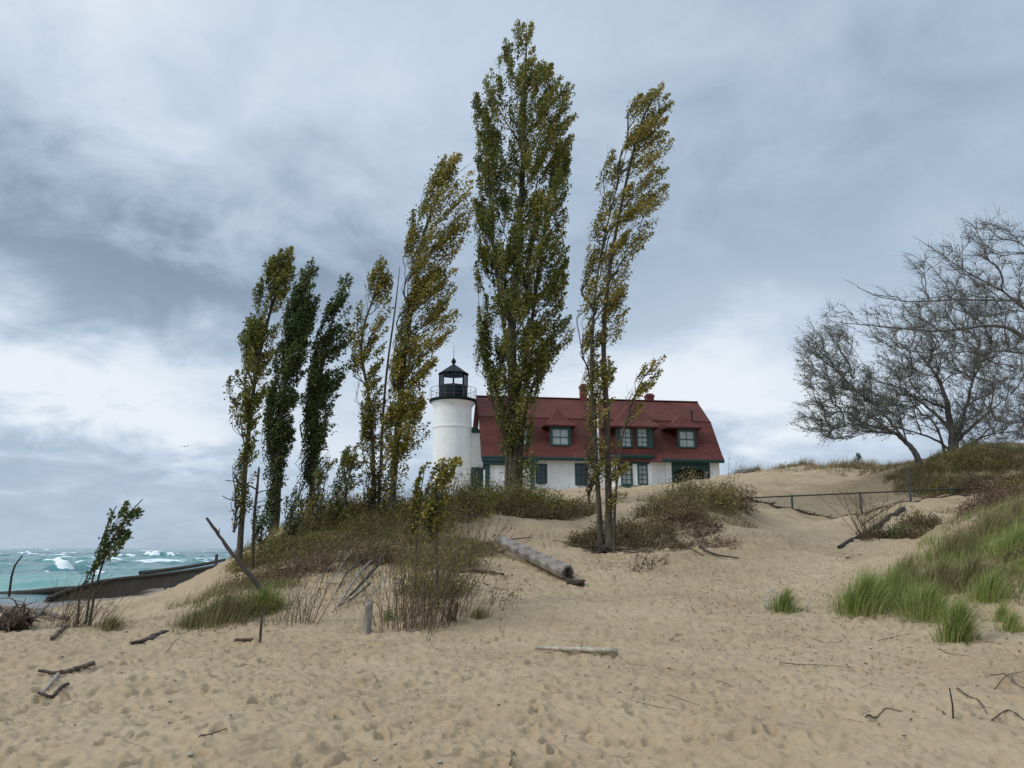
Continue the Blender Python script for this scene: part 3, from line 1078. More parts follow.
def dormer(uw0, vw0, uw1, vw1, ue0, ue1, ve, ua, va, yf, wins, cols, rows, ov=.32, hipd=.9, fr=.14):
    """hipped dormer: window wall, red cheeks, roof with a spreading eave"""
    x0, z0, x1, z1 = px_rect(uw0, vw0, uw1, vw1, yf)
    e0, ze = hp(ue0, ve, yf - ov)
    e1, _ = hp(ue1, ve, yf - ov)
    xa_, za = hp(ua, va, yf + hipd)
    yb_ = roof_y(ze) + .5
    yr_ = roof_y(za) + .3
    dm = PB()
    for a, b_ in (((x0, yf), (x0, yb_)), ((x1, yf), (x1, yb_))):
        dm.poly((*a, z0 - .6), (*b_, z0 - .6), (*b_, ze), (*a, ze))
    wall_with_holes(dm, x0, x1, z0 - .6, ze, [(*w_, .14) for w_ in wins], yf)
    d = dm.build('dormer', M['roof'], house)
    t = PB()                                    # green boards that frame the window wall
    zt = max(w_[3] for w_ in wins) + fr
    t.box(x0 - .02, x1 + .02, yf - .03, yf - .004, zt + .005, ze - .01)
    t.box(x0 - .02, wins[0][0] - fr - .01, yf - .03, yf - .004, wins[0][1] - fr, zt + .005)
    t.box(wins[-1][2] + fr + .01, x1 + .02, yf - .03, yf - .004, wins[0][1] - fr, zt + .005)
    t.build('dormer_trim', M['green'], d)
    for w_ in wins:
        window(d, *w_, yf, M['pane_pale'], cols, rows, fr)
    r_ = PB()
    yo = yf - ov
    yk = max(yb_, yr_)
    xa0, xa1 = xa_ - .05, xa_ + .05
    ya_ = yf + hipd
    th_ = .12
    # a flare: the slope eases out over the last third
    fx = .34
    mz = ze + (za - ze) * .24
    def mid(p, q):
        return tuple(p[i] + (q[i] - p[i]) * (fx if i != 2 else 0) for i in range(2)) + (mz,)
    A, B, C_, D_ = (e0, yo, ze), (e1, yo, ze), (e1, yk, ze), (e0, yk, ze)
    P0, P1, P2 = (xa_, ya_, za), (xa_, ya_, za), (xa_, yk + .4, za)
    mA, mB = mid(A, P0), mid(B, P1)
    mC, mD = (mB[0], yk + .4, mz), (mA[0], yk + .4, mz)
    r_.poly(A, B, mB, mA)
    r_.poly(mA, mB, P0)
    r_.poly(B, C_, mC, mB)
    r_.poly(mB, mC, P2, P0)
    r_.poly(D_, A, mA, mD)
    r_.poly(mD, mA, P0, P2)
    r_.poly((e0, yo, ze - th_), (e0, yk, ze - th_), (e1, yk, ze - th_), (e1, yo, ze - th_))
    r_.poly(A, (e0, yo, ze - th_), (e1, yo, ze - th_), B)
    r_.poly(B, (e1, yo, ze - th_), (e1, yk, ze - th_), C_)
    r_.poly(D_, (e0, yk, ze - th_), (e0, yo, ze - th_), A)
    r_.build('dormer_roof', M['roof'], d)
    return d


def win1(u0, v0, u1, v1, yf):
    return px_rect(u0, v0, u1, v1, yf)


YF = .25
dormer(677, 428, 696.5, 451, 666.5, 703, 426.3, 681.5, 414.2, YF, [win1(679.3, 431.3, 694.5, 447, YF)], 2, 2)
dormer(550, 427, 571, 450, 544, 577, 424.2, 557.5, 408.8, YF, [win1(552.6, 429.2, 568.4, 444.8, YF)], 2, 2)
dormer(509, 427, 529.5, 450, 501.5, 534.5, 423.4, 517, 408.0, YF, [win1(511.6, 429, 527, 444.6, YF)], 2, 2)
dormer(616, 426, 653, 453, 607, 660.5, 425.2, 634, 399.8, -.25, [win1(620.4, 428.5, 631.2, 446.3, -.25), win1(637.6, 428.5, 647.4, 446.3, -.25)], 2, 4, .4, 2.2)
# roof apron over the bay
p = PB()
p.poly((bx0 - 1.0, -.58, ZE - .30), (bx1 + 1.0, -.58, ZE - .30), (bx1 + .35, -.3, ZE + .7), (bx0 - .35, -.3, ZE + .7))
p.poly((bx0 - 1.0, -.98, ZE - .36), (bx1 + 1.0, -.98, ZE - .36), (bx1 + 1.0, -.57, ZE - .1), (bx0 - 1.0, -.57, ZE - .1))
p.poly((bx0 - 1.0, -.98, ZE - .36), (bx0 - 1.0, -.98, ZE - .46), (bx1 + 1.0, -.98, ZE - .46), (bx1 + 1.0, -.98, ZE - .36))
p.build('bay_roof', M['roof'], house)

# passage between house and tower
qx0, qz = hp(468, 429.5, 3.0)
p = PB()
p.box(qx0, -.003, 2.6, 6.0, Z0, qz - .02)
pas = p.build('passage', M['white'], house)
p = PB()
p.box(qx0 - .1, -.46, 2.42, 6.1, qz - .02, qz + .12)
p.box(qx0 - .02, -.01, 2.5, 2.597, qz - .36, qz - .025)
p.build('passage_cornice', M['green'], pas, bevel=.02)
dx0, dz0, dx1, dz1 = px_rect(471.5, 468.5, 482.5, 486, 2.6)
p = PB()
p.box(dx0, dx1, 2.53, 2.597, dz0 - .8, dz1)
sh = p.build('shutter', M['green'], pas, bevel=.01)
p = PB()
p.box(dx0 - .1, dx0, 2.50, 2.597, dz0 - .8, dz1 + .1)
p.box(dx1, dx1 + .1, 2.50, 2.597, dz0 - .8, dz1 + .1)
p.box(dx0, dx1, 2.50, 2.597, dz1, dz1 + .1)
p.build('shutter_frame', M['green'], sh)

# ---- the round tower
tp = at(451.8, 480, 67.5)
tower = thing('lighthouse_tower', "round white lighthouse tower with black lantern room beside the keeper's house", 'lighthouse', (tp[0], tp[1], 4.5))


def tz(v):
    return at(453, v, 67.5)[2] - 4.5


K = 1 / (F / (67.5 * CP + 6 * SP))              # metres per pixel there
p = PB()
zs = tz(428)
p.lathe([(19.6 * K, -1), (19.35 * K, zs - .1), (19.9 * K, zs - .08), (19.9 * K, zs + .06), (19.2 * K, zs + .08), (19.0 * K, tz(410)), (19.6 * K, tz(407.5)), (21.6 * K, tz(404.5)), (22.5 * K, tz(403))], 48)
o = p.build('tower_wall', M['white'], tower, smooth=True)
md = o.modifiers.new('edge', 'EDGE_SPLIT')
md.split_angle = R(35)
p = PB()
p.lathe([(.01, tz(403) - .02), (23.6 * K, tz(403)), (24.3 * K, tz(402)), (24.3 * K, tz(400.4)), (14 * K, tz(400))], 48)
p.build('gallery_deck', M['black'], tower)
NS = 8
a_off = R(-90 + 6)
p = PB()
p.lathe([(14.7 * K, tz(400.2)), (14.7 * K, tz(387.6)), (15.1 * K, tz(387.4)), (15.1 * K, tz(386.2)), (14.2 * K, tz(386))], NS, a0=a_off)
p.build('lantern_base', M['black'], tower)
p = PB()
p.lathe([(14.2 * K, tz(386)), (14.2 * K, tz(374.6))], NS, a0=a_off)
p.build('lantern_glass', M['glass'], tower)
for k in range(NS):
    g = G()
    a = a_off + 2 * math.pi * k / NS
    x_, y_ = 14.4 * K * math.cos(a), 14.4 * K * math.sin(a)
    tube(g, [(x_, y_, tz(386.4)), (x_, y_, tz(374.2))], .05, 6)
    g.build('glazing_bar', M['black'], tower)
p = PB()                                         # blanked landward panes and the lamp stand
for k in (1, 2):
    a, b_ = a_off + 2 * math.pi * k / NS, a_off + 2 * math.pi * (k + 1) / NS
    q_ = 14.0 * K
    if k == 1:
        continue
    p.poly((q_ * math.cos(a), q_ * math.sin(a), tz(386)), (q_ * math.cos(b_), q_ * math.sin(b_), tz(386)), (q_ * math.cos(b_), q_ * math.sin(b_), tz(374.6)), (q_ * math.cos(a), q_ * math.sin(a), tz(374.6)))
p.lathe([(.14, tz(400)), (.14, tz(386)), (.2, tz(385.5)), (.2, tz(383.5)), (.01, tz(383))], 12)
p.build('lamp_stand', M['black'], tower)
p = PB()
p.lathe([(14 * K, tz(374.9)), (15.6 * K, tz(374.9)), (15.7 * K, tz(374.0)), (13.9 * K, tz(373.2)), (7.5 * K, tz(368.6)), (3.0 * K, tz(365.6)), (1.5 * K, tz(364.9)), (1.3 * K, tz(363.6)), (2.2 * K, tz(362.8)), (2.45 * K, tz(361.2)), (1.9 * K, tz(359.7)), (.9 * K, tz(359)), (.7 * K, tz(358)), (.01, tz(357.8))], 20, a0=a_off)
p.build('lantern_roof', M['black'], tower)
g = G()
tube(g, [(0, 0, tz(358.2)), (0, 0, tz(346))], [.035, .018], 6)
g.build('lightning_rod', M['steel'], tower)
g = G()
NR = 16
for k in range(NR):
    a = 2 * math.pi * (k + .3) / NR
    x_, y_ = 23.7 * K * math.cos(a), 23.7 * K * math.sin(a)
    tube(g, [(x_, y_, tz(400.6)), (x_, y_, tz(389.6))], .016, 6)
for v_, r_ in ((389.6, .02), (393.4, .011), (397, .011)):
    a = np.linspace(0, 2 * math.pi, 41)
    tube(g, np.stack([23.7 * K * np.cos(a), 23.7 * K * np.sin(a), np.full(41, tz(v_))], 1), r_, 6, cap=False)
g.build('gallery_rail', M['rail'], tower)

# flagpole on the lawn
fp = foot(599.6, 59.0)
fl = thing('flagpole', 'tall thin white flagpole standing on the lawn before the white house', 'flagpole', fp)
g = G()
hh = at(599.6, 392, 59)[2] - fp[2]
tube(g, [(0, 0, -.3), (0, 0, hh * .5), (0, 0, hh)], [.085, .075, .06], 10)
g.build('pole', M['white'], fl, smooth=True)
p = PB()
p.lathe([(.01, hh), (.09, hh + .05), (.09, hh + .1), (.01, hh + .16)], 10)
p.build('finial', M['white'], fl, smooth=True)
# ------------------------------------------------------------------ growing things
def grow(r, nodes, dirs, targets, step=0.35, k=1.6, rtip=0.006, expo=0.5, bendf=0.45, droop=0.0):
    """Branches that leave the best placed existing node and reach each target. Returns polylines with radii."""
    n0 = len(nodes)
    cap_ = n0 + len(targets) * 60 + 10
    P = np.zeros((cap_, 3))
    D = np.zeros((cap_, 3))
    par = np.full(cap_, -1)
    cnt_ = np.zeros(cap_)
    P[:n0], D[:n0] = nodes, norm(dirs)
    par[1:n0] = np.arange(n0 - 1)
    n = n0
    br = []
    for t in targets:
        d = t - P[:n]
        dist = np.linalg.norm(d, axis=1) + 1e-6
        cos = (d * D[:n]).sum(1) / dist
        cost = dist * (1 + k * (1 - cos)) + 3.0 * np.maximum(0, P[:n, 2] - t[2] + .1)
        i = int(np.argmin(cost))
        L_ = dist[i]
        p0 = P[i].copy()
        p1 = p0 + norm(D[i] * .6 + d[i] / L_) * L_ * bendf + r.normal(size=3) * L_ * 0.05
        m = max(2, min(50, int(L_ / step) + 1))
        s = np.linspace(0, 1, m + 1)[1:, None]
        q = (1 - s) ** 2 * p0 + 2 * s * (1 - s) * p1 + s * s * t
        q += r.normal(size=q.shape) * step * 0.05
        tg = norm(np.diff(np.vstack([p0, q]), axis=0))
        ids = np.arange(n, n + m)
        P[ids], D[ids] = q, tg
        par[ids] = np.concatenate([[i], ids[:-1]])
        n += m
        br.append((i, ids))
        j = ids[-1]
        while j >= 0:
            cnt_[j] += 1
            j = par[j]
    R_ = rtip * np.maximum(cnt_, 1) ** expo
    return [(np.vstack([P[i], P[ids]]), np.concatenate([[min(R_[i], R_[ids[0]] * 1.3)], R_[ids]])) for i, ids in br], P[:n], D[:n]


def tubes(g, polys, sides=5, t=0.5, r=None):
    for pts_, rad_ in polys:
        tube(g, pts_, rad_, sides, t if r is None else r.uniform(0.2, 0.8), cap=False)


def px_poly(pts_uv, Y, jit=None, r=None):
    P = np.array([at(u, v, Y) for u, v in pts_uv])
    return P


GAPS = np.random.default_rng(4).normal(size=(9, 3))


def gapfield(P, lam):
    s = np.zeros(len(P))
    for i, a in enumerate(GAPS):
        s += np.sin(P @ (a / np.linalg.norm(a)) * (2 * math.pi / (lam * (0.7 + 0.09 * i))) + i * 1.7)
    return s / 3.0


def CAMZ_V(p, Y):
    """pixel row of a point"""
    d = p - np.array([0, 0, CAMZ])
    return 384 - F * (d[2] * CP - d[1] * SP) / (d[1] * CP + d[2] * SP)


def poplar(label, Y, stems, outline, n_pl, n_lf, lm, wind=0.5, leaf=0.11, plume=30, gap=-0.2, bare=0.12, lam=1.6, seed=1, gold_top=0.25, group='wind-bent poplars on the dune', roots=0, name='poplar_tree', cat='poplar', core=0.0):
    """stems: list of (pixel path from foot to tip, radius at foot m); outline: (v, u left, u right) of the crown"""
    r = np.random.default_rng(seed)
    mpp = 1.0 / (F / Y)                                   # metres per pixel at that depth
    f0 = foot(stems[0][0][0][0], Y)
    root = thing(name, label, cat, f0, group)
    tg = G()
    nodes, dirs = [], []
    for uv, rb in stems:
        P = smooth_path(px_poly(uv, Y), 8)
        P[:, 1] += np.cumsum(r.normal(0, .012, len(P)))
        P[:, :2] += np.sin(np.linspace(0, 9, len(P)))[:, None] * rb * np.array([0.22, 0.22])
        gb = foot(uv[0][0], Y)
        P[0, 2] = min(P[0, 2], gb[2] - 0.25)
        s = np.linspace(0, 1, len(P))
        rad_ = rb * (1 - s) ** 0.8 + 0.012
        rad_ = rad_ * .72
        rad_ *= 1 + 0.28 * np.exp(-(P[:, 2] - gb[2]).clip(0) / 0.35)
        tube(tg, P, rad_, 10)
        vm = max(o_[0] for o_ in outline)
        ks = [i_ for i_ in range(len(P)) if CAMZ_V(P[i_], Y) < vm + 4 or i_ > len(P) * .7]
        nodes.append(P[ks])
        dirs.append(np.gradient(P, axis=0)[ks])
    trunk = tg.build('trunk', M['bark'], root, f0, smooth=True)
    o = np.array(sorted(outline))
    vmin, vmax = o[0, 0], o[-1, 0]
    tips, gold = [], []
    tries = 0
    while len(tips) < n_pl and tries < 60000:
        tries += 1
        v = r.uniform(vmin, vmax)
        ul, ur = np.interp(v, o[:, 0], o[:, 1]), np.interp(v, o[:, 0], o[:, 2])
        if r.uniform() > (ur - ul) / (o[:, 2] - o[:, 1]).max() * 1.3 + 0.05:
            continue
        s = r.uniform(-1, 1)
        if Y > 20 and vmax - v < 70 and r.uniform() < .35:
            s *= .4
        u = (ul + ur) / 2 + s * (ur - ul) / 2
        hw = (ur - ul) / 2 * mpp
        dy_ = r.uniform(-1, 1) * math.sqrt(max(0, 1 - s * s)) * hw * 0.9
        p = at(u, v, Y)
        p[1] += dy_
        if gapfield(p[None], lam)[0] < gap + r.normal(0, .18) and abs(s) < 0.97:
            continue
        tips.append(p)
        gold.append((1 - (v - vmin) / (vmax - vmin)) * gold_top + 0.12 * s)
    tips = np.array(tips)
    gold = np.array(gold)
    n = len(tips)
    allnodes = np.vstack(nodes)
    # every plume streams up and to the lee side
    ax = np.array([np.interp(t[2], nodes[0][:, 2], nodes[0][:, 0]) for t in tips])
    ay = np.interp(tips[:, 2], nodes[0][:, 2], nodes[0][:, 1])
    outw = np.stack([tips[:, 0] - ax, tips[:, 1] - ay, np.zeros(n)], 1)
    pd = norm(np.stack([np.full(n, wind), np.zeros(n), np.ones(n)], 1) + 0.22 * outw / max(1e-3, np.abs(outw).max()) * 2.0 + r.normal(0, .13, (n, 3)))
    pl = plume * mpp * r.uniform(.6, 1.25, n)
    base = tips - pd * pl[:, None]
    # the shoots spring from limbs nearer the stem than their tips
    axb = np.interp(base[:, 2], nodes[0][:, 2], nodes[0][:, 0])
    ob = base[:, 0] - axb
    base[:, 0] = axb + ob * (np.where(ob < 0, .75, .92) if wind > .3 else .93)
    pl = np.linalg.norm(tips - base, axis=1)
    pd = norm(tips - base)
    order = np.argsort(np.linalg.norm(outw, axis=1) + 0.15 * (base[:, 2] - f0[2]))
    polys, _, _ = grow(r, allnodes, np.vstack(dirs), base[order], 0.3, 3.2, 0.0075, 0.48)
    bg = G()
    polys = [(p_, np.minimum(r_, stems[0][1] * .33)) for p_, r_ in polys]
    tubes(bg, polys, 5)
    tw = []
    lg = G()
    isbare = r.uniform(size=n) < bare
    for i in range(n):
        m = 5
        s = np.linspace(0, 1, m)[:, None]
        q = base[i] + pd[i] * pl[i] * s + np.array([wind * .14, 0, -.04]) * pl[i] * s ** 2
        tw.append((q, np.linspace(.009, .003, m)))
        if isbare[i]:
            for _ in range(2):
                a = q[r.integers(1, 3)]
                d = norm(pd[i] + r.normal(0, .3, 3)) * pl[i] * r.uniform(.4, .8)
                tw.append((np.array([a, a + d * .5, a + d]), np.array([.005, .004, .002])))
            continue
        low = np.clip((vmax - (CAMZ_V(tips[i], Y))) / 90, .35, 1) if Y > 20 else 1
        k_ = int(n_lf * 1.85 * low * r.uniform(.45, 1.5))
        tt = r.beta(1.7, 1.2, k_) * 1.02
        C = base[i] + pd[i] * (pl[i] * tt)[:, None]
        wdt = plume * mpp * 0.062 * (0.35 + np.sin(np.clip(tt, 0, 1) * math.pi)) 
        C = C + r.normal(size=(k_, 3)) * wdt[:, None]
        C[:, 0] += np.abs(r.normal(0, 1, k_)) * wind * 0.14 * plume * mpp * .5
        D = pd[i] * 0.5 + np.array([0.9 * wind + .1, 0, 0.05]) + r.normal(0, .55, (k_, 3))
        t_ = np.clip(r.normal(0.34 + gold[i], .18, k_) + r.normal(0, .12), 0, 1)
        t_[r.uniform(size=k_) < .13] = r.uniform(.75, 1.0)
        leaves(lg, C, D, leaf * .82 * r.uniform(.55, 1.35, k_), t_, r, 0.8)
    tubes(bg, tw, 4)
    bg.build('branches', M['bark_dark'], root, f0)
    lg.build('foliage', lm, root, f0)
    if roots:
        rg = G()
        for k_ in range(roots):
            a = r.uniform(0, 2 * math.pi)
            ln = r.uniform(.4, 1.7)
            q = []
            for s in np.linspace(0, 1, 7):
                aa = a + .5 * math.sin(s * 3 + k_)
                x_, y_ = f0[0] + math.cos(aa) * ln * s + r.normal(0, .02), f0[1] + math.sin(aa) * ln * s
                q.append([x_, y_, gz(x_, y_) + (.10 * (1 - s) ** 3 - .02) + .02 * math.sin(s * 8 + k_)])
            tube(rg, q, np.linspace(.05, .008, 7) * r.uniform(.35, 1), 6)
        rg.build('roots', M['bark_dark'], root, f0, smooth=True)
    return root


poplar('tall slim leftmost poplar of the dune, thin olive crown with a dead stub beside it', 22.5,
       [([(238, 560), (240, 530), (248, 440), (258, 365), (272, 300), (292, 248)], .12)],
       [(246, 284, 297), (258, 271, 297), (268, 263, 295), (280, 259, 291), (300, 249, 287), (325, 246, 281), (340, 234, 275), (365, 227, 269), (390, 229, 264), (410, 236, 260), (430, 242, 259), (470, 238, 256), (505, 234, 252)],
       200, 52, M['leaf_mid'], .42, .085, 26, -.12, .12, 1.1, 21, .14)
poplar('dense dark green poplar, middle one of the three at the lake end', 26.5,
       [([(272, 540), (276, 510), (280, 440), (288, 370), (298, 310), (315, 260)], .17)],
       [(257, 311, 320), (268, 301, 321), (290, 292, 319), (320, 283, 315), (350, 275, 309), (380, 268, 304), (405, 263, 300), (420, 266, 297), (440, 271, 293), (465, 270, 288), (490, 268, 285), (512, 266, 282)],
       290, 62, M['leaf_green'], .40, .10, 27, -.35, .06, 1.3, 22, .05)
poplar('ragged green poplar blown to the lee, third from the lake end', 27,
       [([(309, 535), (310, 505), (316, 430), (323, 370), (332, 320), (347, 274)], .15)],
       [(272, 342, 351), (290, 335, 351), (310, 326, 350), (335, 318, 352), (352, 315, 358), (375, 311, 346), (395, 310, 337), (412, 310, 335), (430, 309, 334), (445, 309, 325), (470, 306, 321), (500, 299, 321)],
       230, 54, M['leaf_green'], .6, .10, 27, -.08, .08, 1.2, 23, .14)
poplar('thin pale-brown poplar with two leaders close beside the big leaning one', 26.2,
       [([(372, 530), (373, 480), (370, 405), (362, 345), (372, 300), (386, 262)], .10), ([(377, 530), (380, 470), (386, 390), (394, 320), (400, 268)], .08)],
       [(257, 376, 391), (280, 364, 392), (300, 358, 393), (325, 352, 389), (345, 351, 386), (370, 356, 381), (400, 360, 384), (430, 364, 384), (460, 365, 386), (492, 363, 388)],
       170, 44, M['leaf_olive'], .35, .095, 24, -.1, .16, 1.1, 24, .08)
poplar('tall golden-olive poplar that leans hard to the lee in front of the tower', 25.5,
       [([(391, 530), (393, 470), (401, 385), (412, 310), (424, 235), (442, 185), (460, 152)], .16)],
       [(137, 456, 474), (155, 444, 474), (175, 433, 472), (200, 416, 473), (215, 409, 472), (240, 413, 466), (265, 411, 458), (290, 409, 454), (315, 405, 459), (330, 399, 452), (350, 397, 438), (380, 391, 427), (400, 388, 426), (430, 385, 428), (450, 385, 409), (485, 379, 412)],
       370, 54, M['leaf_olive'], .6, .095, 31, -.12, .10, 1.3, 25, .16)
poplar('biggest and tallest poplar, thick trunk in front of the red roof', 33,
       [([(513, 500), (514, 480), (516, 420), (513, 350), (518, 270), (522, 180), (523, 90), (526, 22)], .44), ([(507, 470), (506, 425), (492, 375), (484, 345), (480, 318)], .13), ([(519, 470), (527, 405), (545, 365), (572, 325)], .11), ([(516, 400), (532, 320), (546, 220), (560, 110)], .13), ([(511, 380), (500, 300), (490, 200), (486, 100)], .13)],
       [(17, 519, 533), (35, 503, 532), (50, 499, 533), (65, 500, 546), (75, 502, 561), (85, 478, 573), (100, 473, 575), (120, 475, 577), (135, 476, 577), (150, 474, 571), (165, 475, 569), (180, 477, 572), (195, 473, 568), (215, 475, 569), (240, 473, 566), (260, 475, 574), (290, 480, 565), (310, 478, 561), (322, 475, 577), (340, 475, 571), (355, 483, 551), (370, 487, 547), (385, 493, 544), (400, 496, 546), (420, 503, 533), (450, 503, 534), (478, 504, 534)],
       880, 66, M['leaf_mid'], .18, .125, 29, -.2, .13, 1.9, 26, .22)
poplar('twin-trunked golden poplar before the centre of the house, dark roots bare at its foot', 24.5,
       [([(601, 552), (599, 520), (595, 440), (592, 360), (599, 260), (626, 150)], .13), ([(609, 552), (608, 520), (607, 420), (605, 340), (613, 250), (638, 130), (659, 88)], .17)],
       [(84, 644, 663), (100, 636, 674), (115, 629, 668), (130, 628, 674), (140, 606, 673), (160, 602, 668), (175, 604, 665), (185, 607, 666), (200, 601, 669), (210, 599, 660), (225, 595, 655), (245, 586, 646), (260, 588, 641), (275, 588, 634), (290, 586, 630), (310, 588, 627), (330, 587, 623), (350, 588, 620), (370, 591, 616), (390, 592, 614), (430, 589, 610), (470, 592, 610)],
       350, 50, M['leaf_olive'], .55, .09, 30, -.05, .2, 1.25, 27, .16, roots=22)
poplar('thin young poplar with golden leaves at its bent tip beside the twin trunks', 24.0,
       [([(614, 555), (615, 500), (622, 440), (632, 405), (642, 380), (656, 361)], .05)],
       [(355, 648, 665), (368, 640, 664), (380, 635, 658), (390, 628, 646), (400, 625, 642), (420, 620, 640), (450, 614, 634), (480, 610, 628), (515, 609, 624)],
       90, 34, M['leaf_olive'], .75, .085, 18, .0, .4, 1.0, 28, .25, group=None)

# ---- young poplars and saplings round the big ones
SAP = [
    ('leafy young poplar among the brush between the two poplar groups', 25.5, [(343, 530), (347, 490), (356, 445)], .05, [(440, 352, 366), (455, 338, 366), (470, 335, 362), (490, 330, 360), (510, 328, 356), (525, 330, 354)], 95, 44, 'leaf_mid', .8, 17),
    ('small ragged sapling with upright olive leaves left of the leafy young poplar', 25.2, [(318, 535), (322, 500), (330, 455)], .035, [(450, 324, 338), (465, 316, 337), (485, 308, 332), (505, 304, 330), (525, 304, 330)], 60, 38, 'leaf_mid', .7, 16),
    ('low green sapling crowding the foot of the dark green poplar', 24.5, [(290, 545), (292, 520), (298, 488)], .03, [(486, 292, 304), (500, 284, 304), (515, 280, 304), (535, 280, 302)], 50, 36, 'leaf_green', .6, 14),
    ('stubby sapling of small dark leaves at the foot of the leftmost poplar', 23.2, [(260, 552), (261, 530), (264, 510)], .03, [(506, 256, 270), (520, 250, 270), (540, 250, 268)], 36, 30, 'leaf_green', .4, 13),
    ('sapling with yellow-gold leaves streaming in front of the tower wall', 16.4, [(436, 622), (437, 570), (438, 520), (446, 465)], .055, [(456, 443, 466), (466, 432, 466), (478, 428, 462), (490, 424, 452), (505, 426, 446), (530, 428, 446)], 64, 34, 'leaf_olive', .85, 20),
    ('thin sapling with one golden plume left of the yellow-gold one', 17.2, [(414, 612), (416, 560), (420, 500), (424, 470)], .02, [(464, 420, 427), (480, 416, 426), (500, 410, 424), (530, 410, 424)], 22, 26, 'leaf_olive', .6, 18),
]
for i, (lab, Y_, st, rb, ol, npl, nlf, lm_, wd, plm) in enumerate(SAP):
    poplar(lab, Y_, [(st, rb)], ol, npl, nlf, M[lm_], wd, .075, plm, -.3, .12, .8, 60 + i, .12, 'saplings in the dune brush', 0, 'poplar_sapling', 'sapling')

# ---- broken dead snag beside the leftmost poplar
f0 = foot(255, 22.2)
sn = thing('dead_snag', 'broken bare dead trunk with thin grey twigs beside the leftmost poplar', 'dead tree', f0)
r = np.random.default_rng(8)
P = smooth_path(px_poly([(253, 560), (254, 520), (257, 490), (259, 467)], 22.2), 6)
P[0, 2] = f0[2] - .2
g = G()
tube(g, P, np.linspace(.05, .028, len(P)) * (1 + r.normal(0, .1, len(P))), 8)
g.build('trunk', M['bark_dark'], sn, f0, smooth=True)
g = G()
tg_ = np.array([at(u, v, 22.2 + r.normal(0, .2)) for u, v in ((226, 480), (230, 500), (222, 496), (234, 472), (268, 490), (276, 498), (272, 480), (244, 470), (248, 460), (266, 505))])
polys, _, _ = grow(r, P[4:], np.gradient(P, axis=0)[4:], tg_, .15, .5, .012)
tubes(g, polys, 5)
g.build('branches', M['bark_dark'], sn, f0)


# ------------------------------------------------------------------ bare wind-swept trees at the right
def bare_tree(label, Y, stems, blobs, n_t, lm, leafp, seed, sweep=(-1, 0), leaf=.1, depth=2.6, nl=9):
    """stems as for poplars; blobs: (u, v, ru, rv, weight) ellipses that hold the twig tips"""
    r = np.random.default_rng(seed)
    f0 = foot(stems[0][0][0][0], Y)
    root = thing('bare_tree', label, 'tree', f0, 'bare wind-swept trees on the dune crest')
    g = G()
    nodes, dirs = [], []
    for uv, rb, re in stems:
        P = smooth_path(px_poly(uv, Y), 7)
        P[:, 1] += np.cumsum(r.normal(0, .05, len(P)))
        P[2:] += np.cumsum(r.normal(0, .012, (len(P) - 2, 3)), 0)
        if len(nodes) == 0:
            P[0, 2] = min(P[0, 2], f0[2] - .3)
        tube(g, P, re + (rb - re) * (1 - np.linspace(0, 1, len(P))) ** 1.3, 9)
        nodes.append(P[2:])
        dirs.append(np.gradient(P, axis=0)[2:])
    g.build('trunk', M['bark_grey'], root, f0, smooth=True)
    wts = np.array([b_[4] * b_[2] * b_[3] for b_ in blobs], float)
    wts /= wts.sum()
    T_ = []
    while len(T_) < n_t:
        u0, v0, ru, rv, _w = blobs[r.choice(len(blobs), p=wts)]
        a, q = r.uniform(0, 2 * math.pi), math.sqrt(r.uniform())
        p = at(u0 + ru * q * math.cos(a), v0 + rv * q * math.sin(a), Y + r.normal(0, depth * .5))
        T_.append(p)
    T_ = np.array(T_)
    nn = np.vstack(nodes)
    order = np.argsort([np.min(np.linalg.norm(nn - t, axis=1)) for t in T_])
    polys, PP, DD = grow(r, nn, np.vstack(dirs), T_[order], .3, 1.1, .0085, .5, .5)
    g = G()
    tubes(g, polys, 5)
    tw = []
    lg = G()
    for p, rad_ in polys:
        e = p[-1]
        d = norm(p[-1] - p[-2])
        for _ in range(6):
            st = p[max(0, len(p) - 1 - r.integers(0, 4))]
            dd = norm(d + r.normal(0, .5, 3) + np.array([sweep[0] * .75, 0, .12])) * r.uniform(.35, .95)
            mid_ = st + dd * .5 + r.normal(0, .03, 3)
            tw.append((np.array([st, mid_, st + dd]), np.array([.008, .006, .003])))
            if r.uniform() < leafp:
                k_ = r.integers(nl // 2, nl * 2)
                C = st + dd * r.uniform(.15, 1.05, (k_, 1)) + r.normal(0, .05, (k_, 3))
                leaves(lg, C, np.array([sweep[0] * .5, 0, .3]) + r.normal(0, .7, (k_, 3)), leaf * r.uniform(.6, 1.2, k_), np.clip(r.normal(.45, .22, k_), 0, 1), r, .7)
    tubes(g, tw, 4)
    g.build('branches', M['bark_grey'], root, f0)
    lg.build('foliage', lm, root, f0)


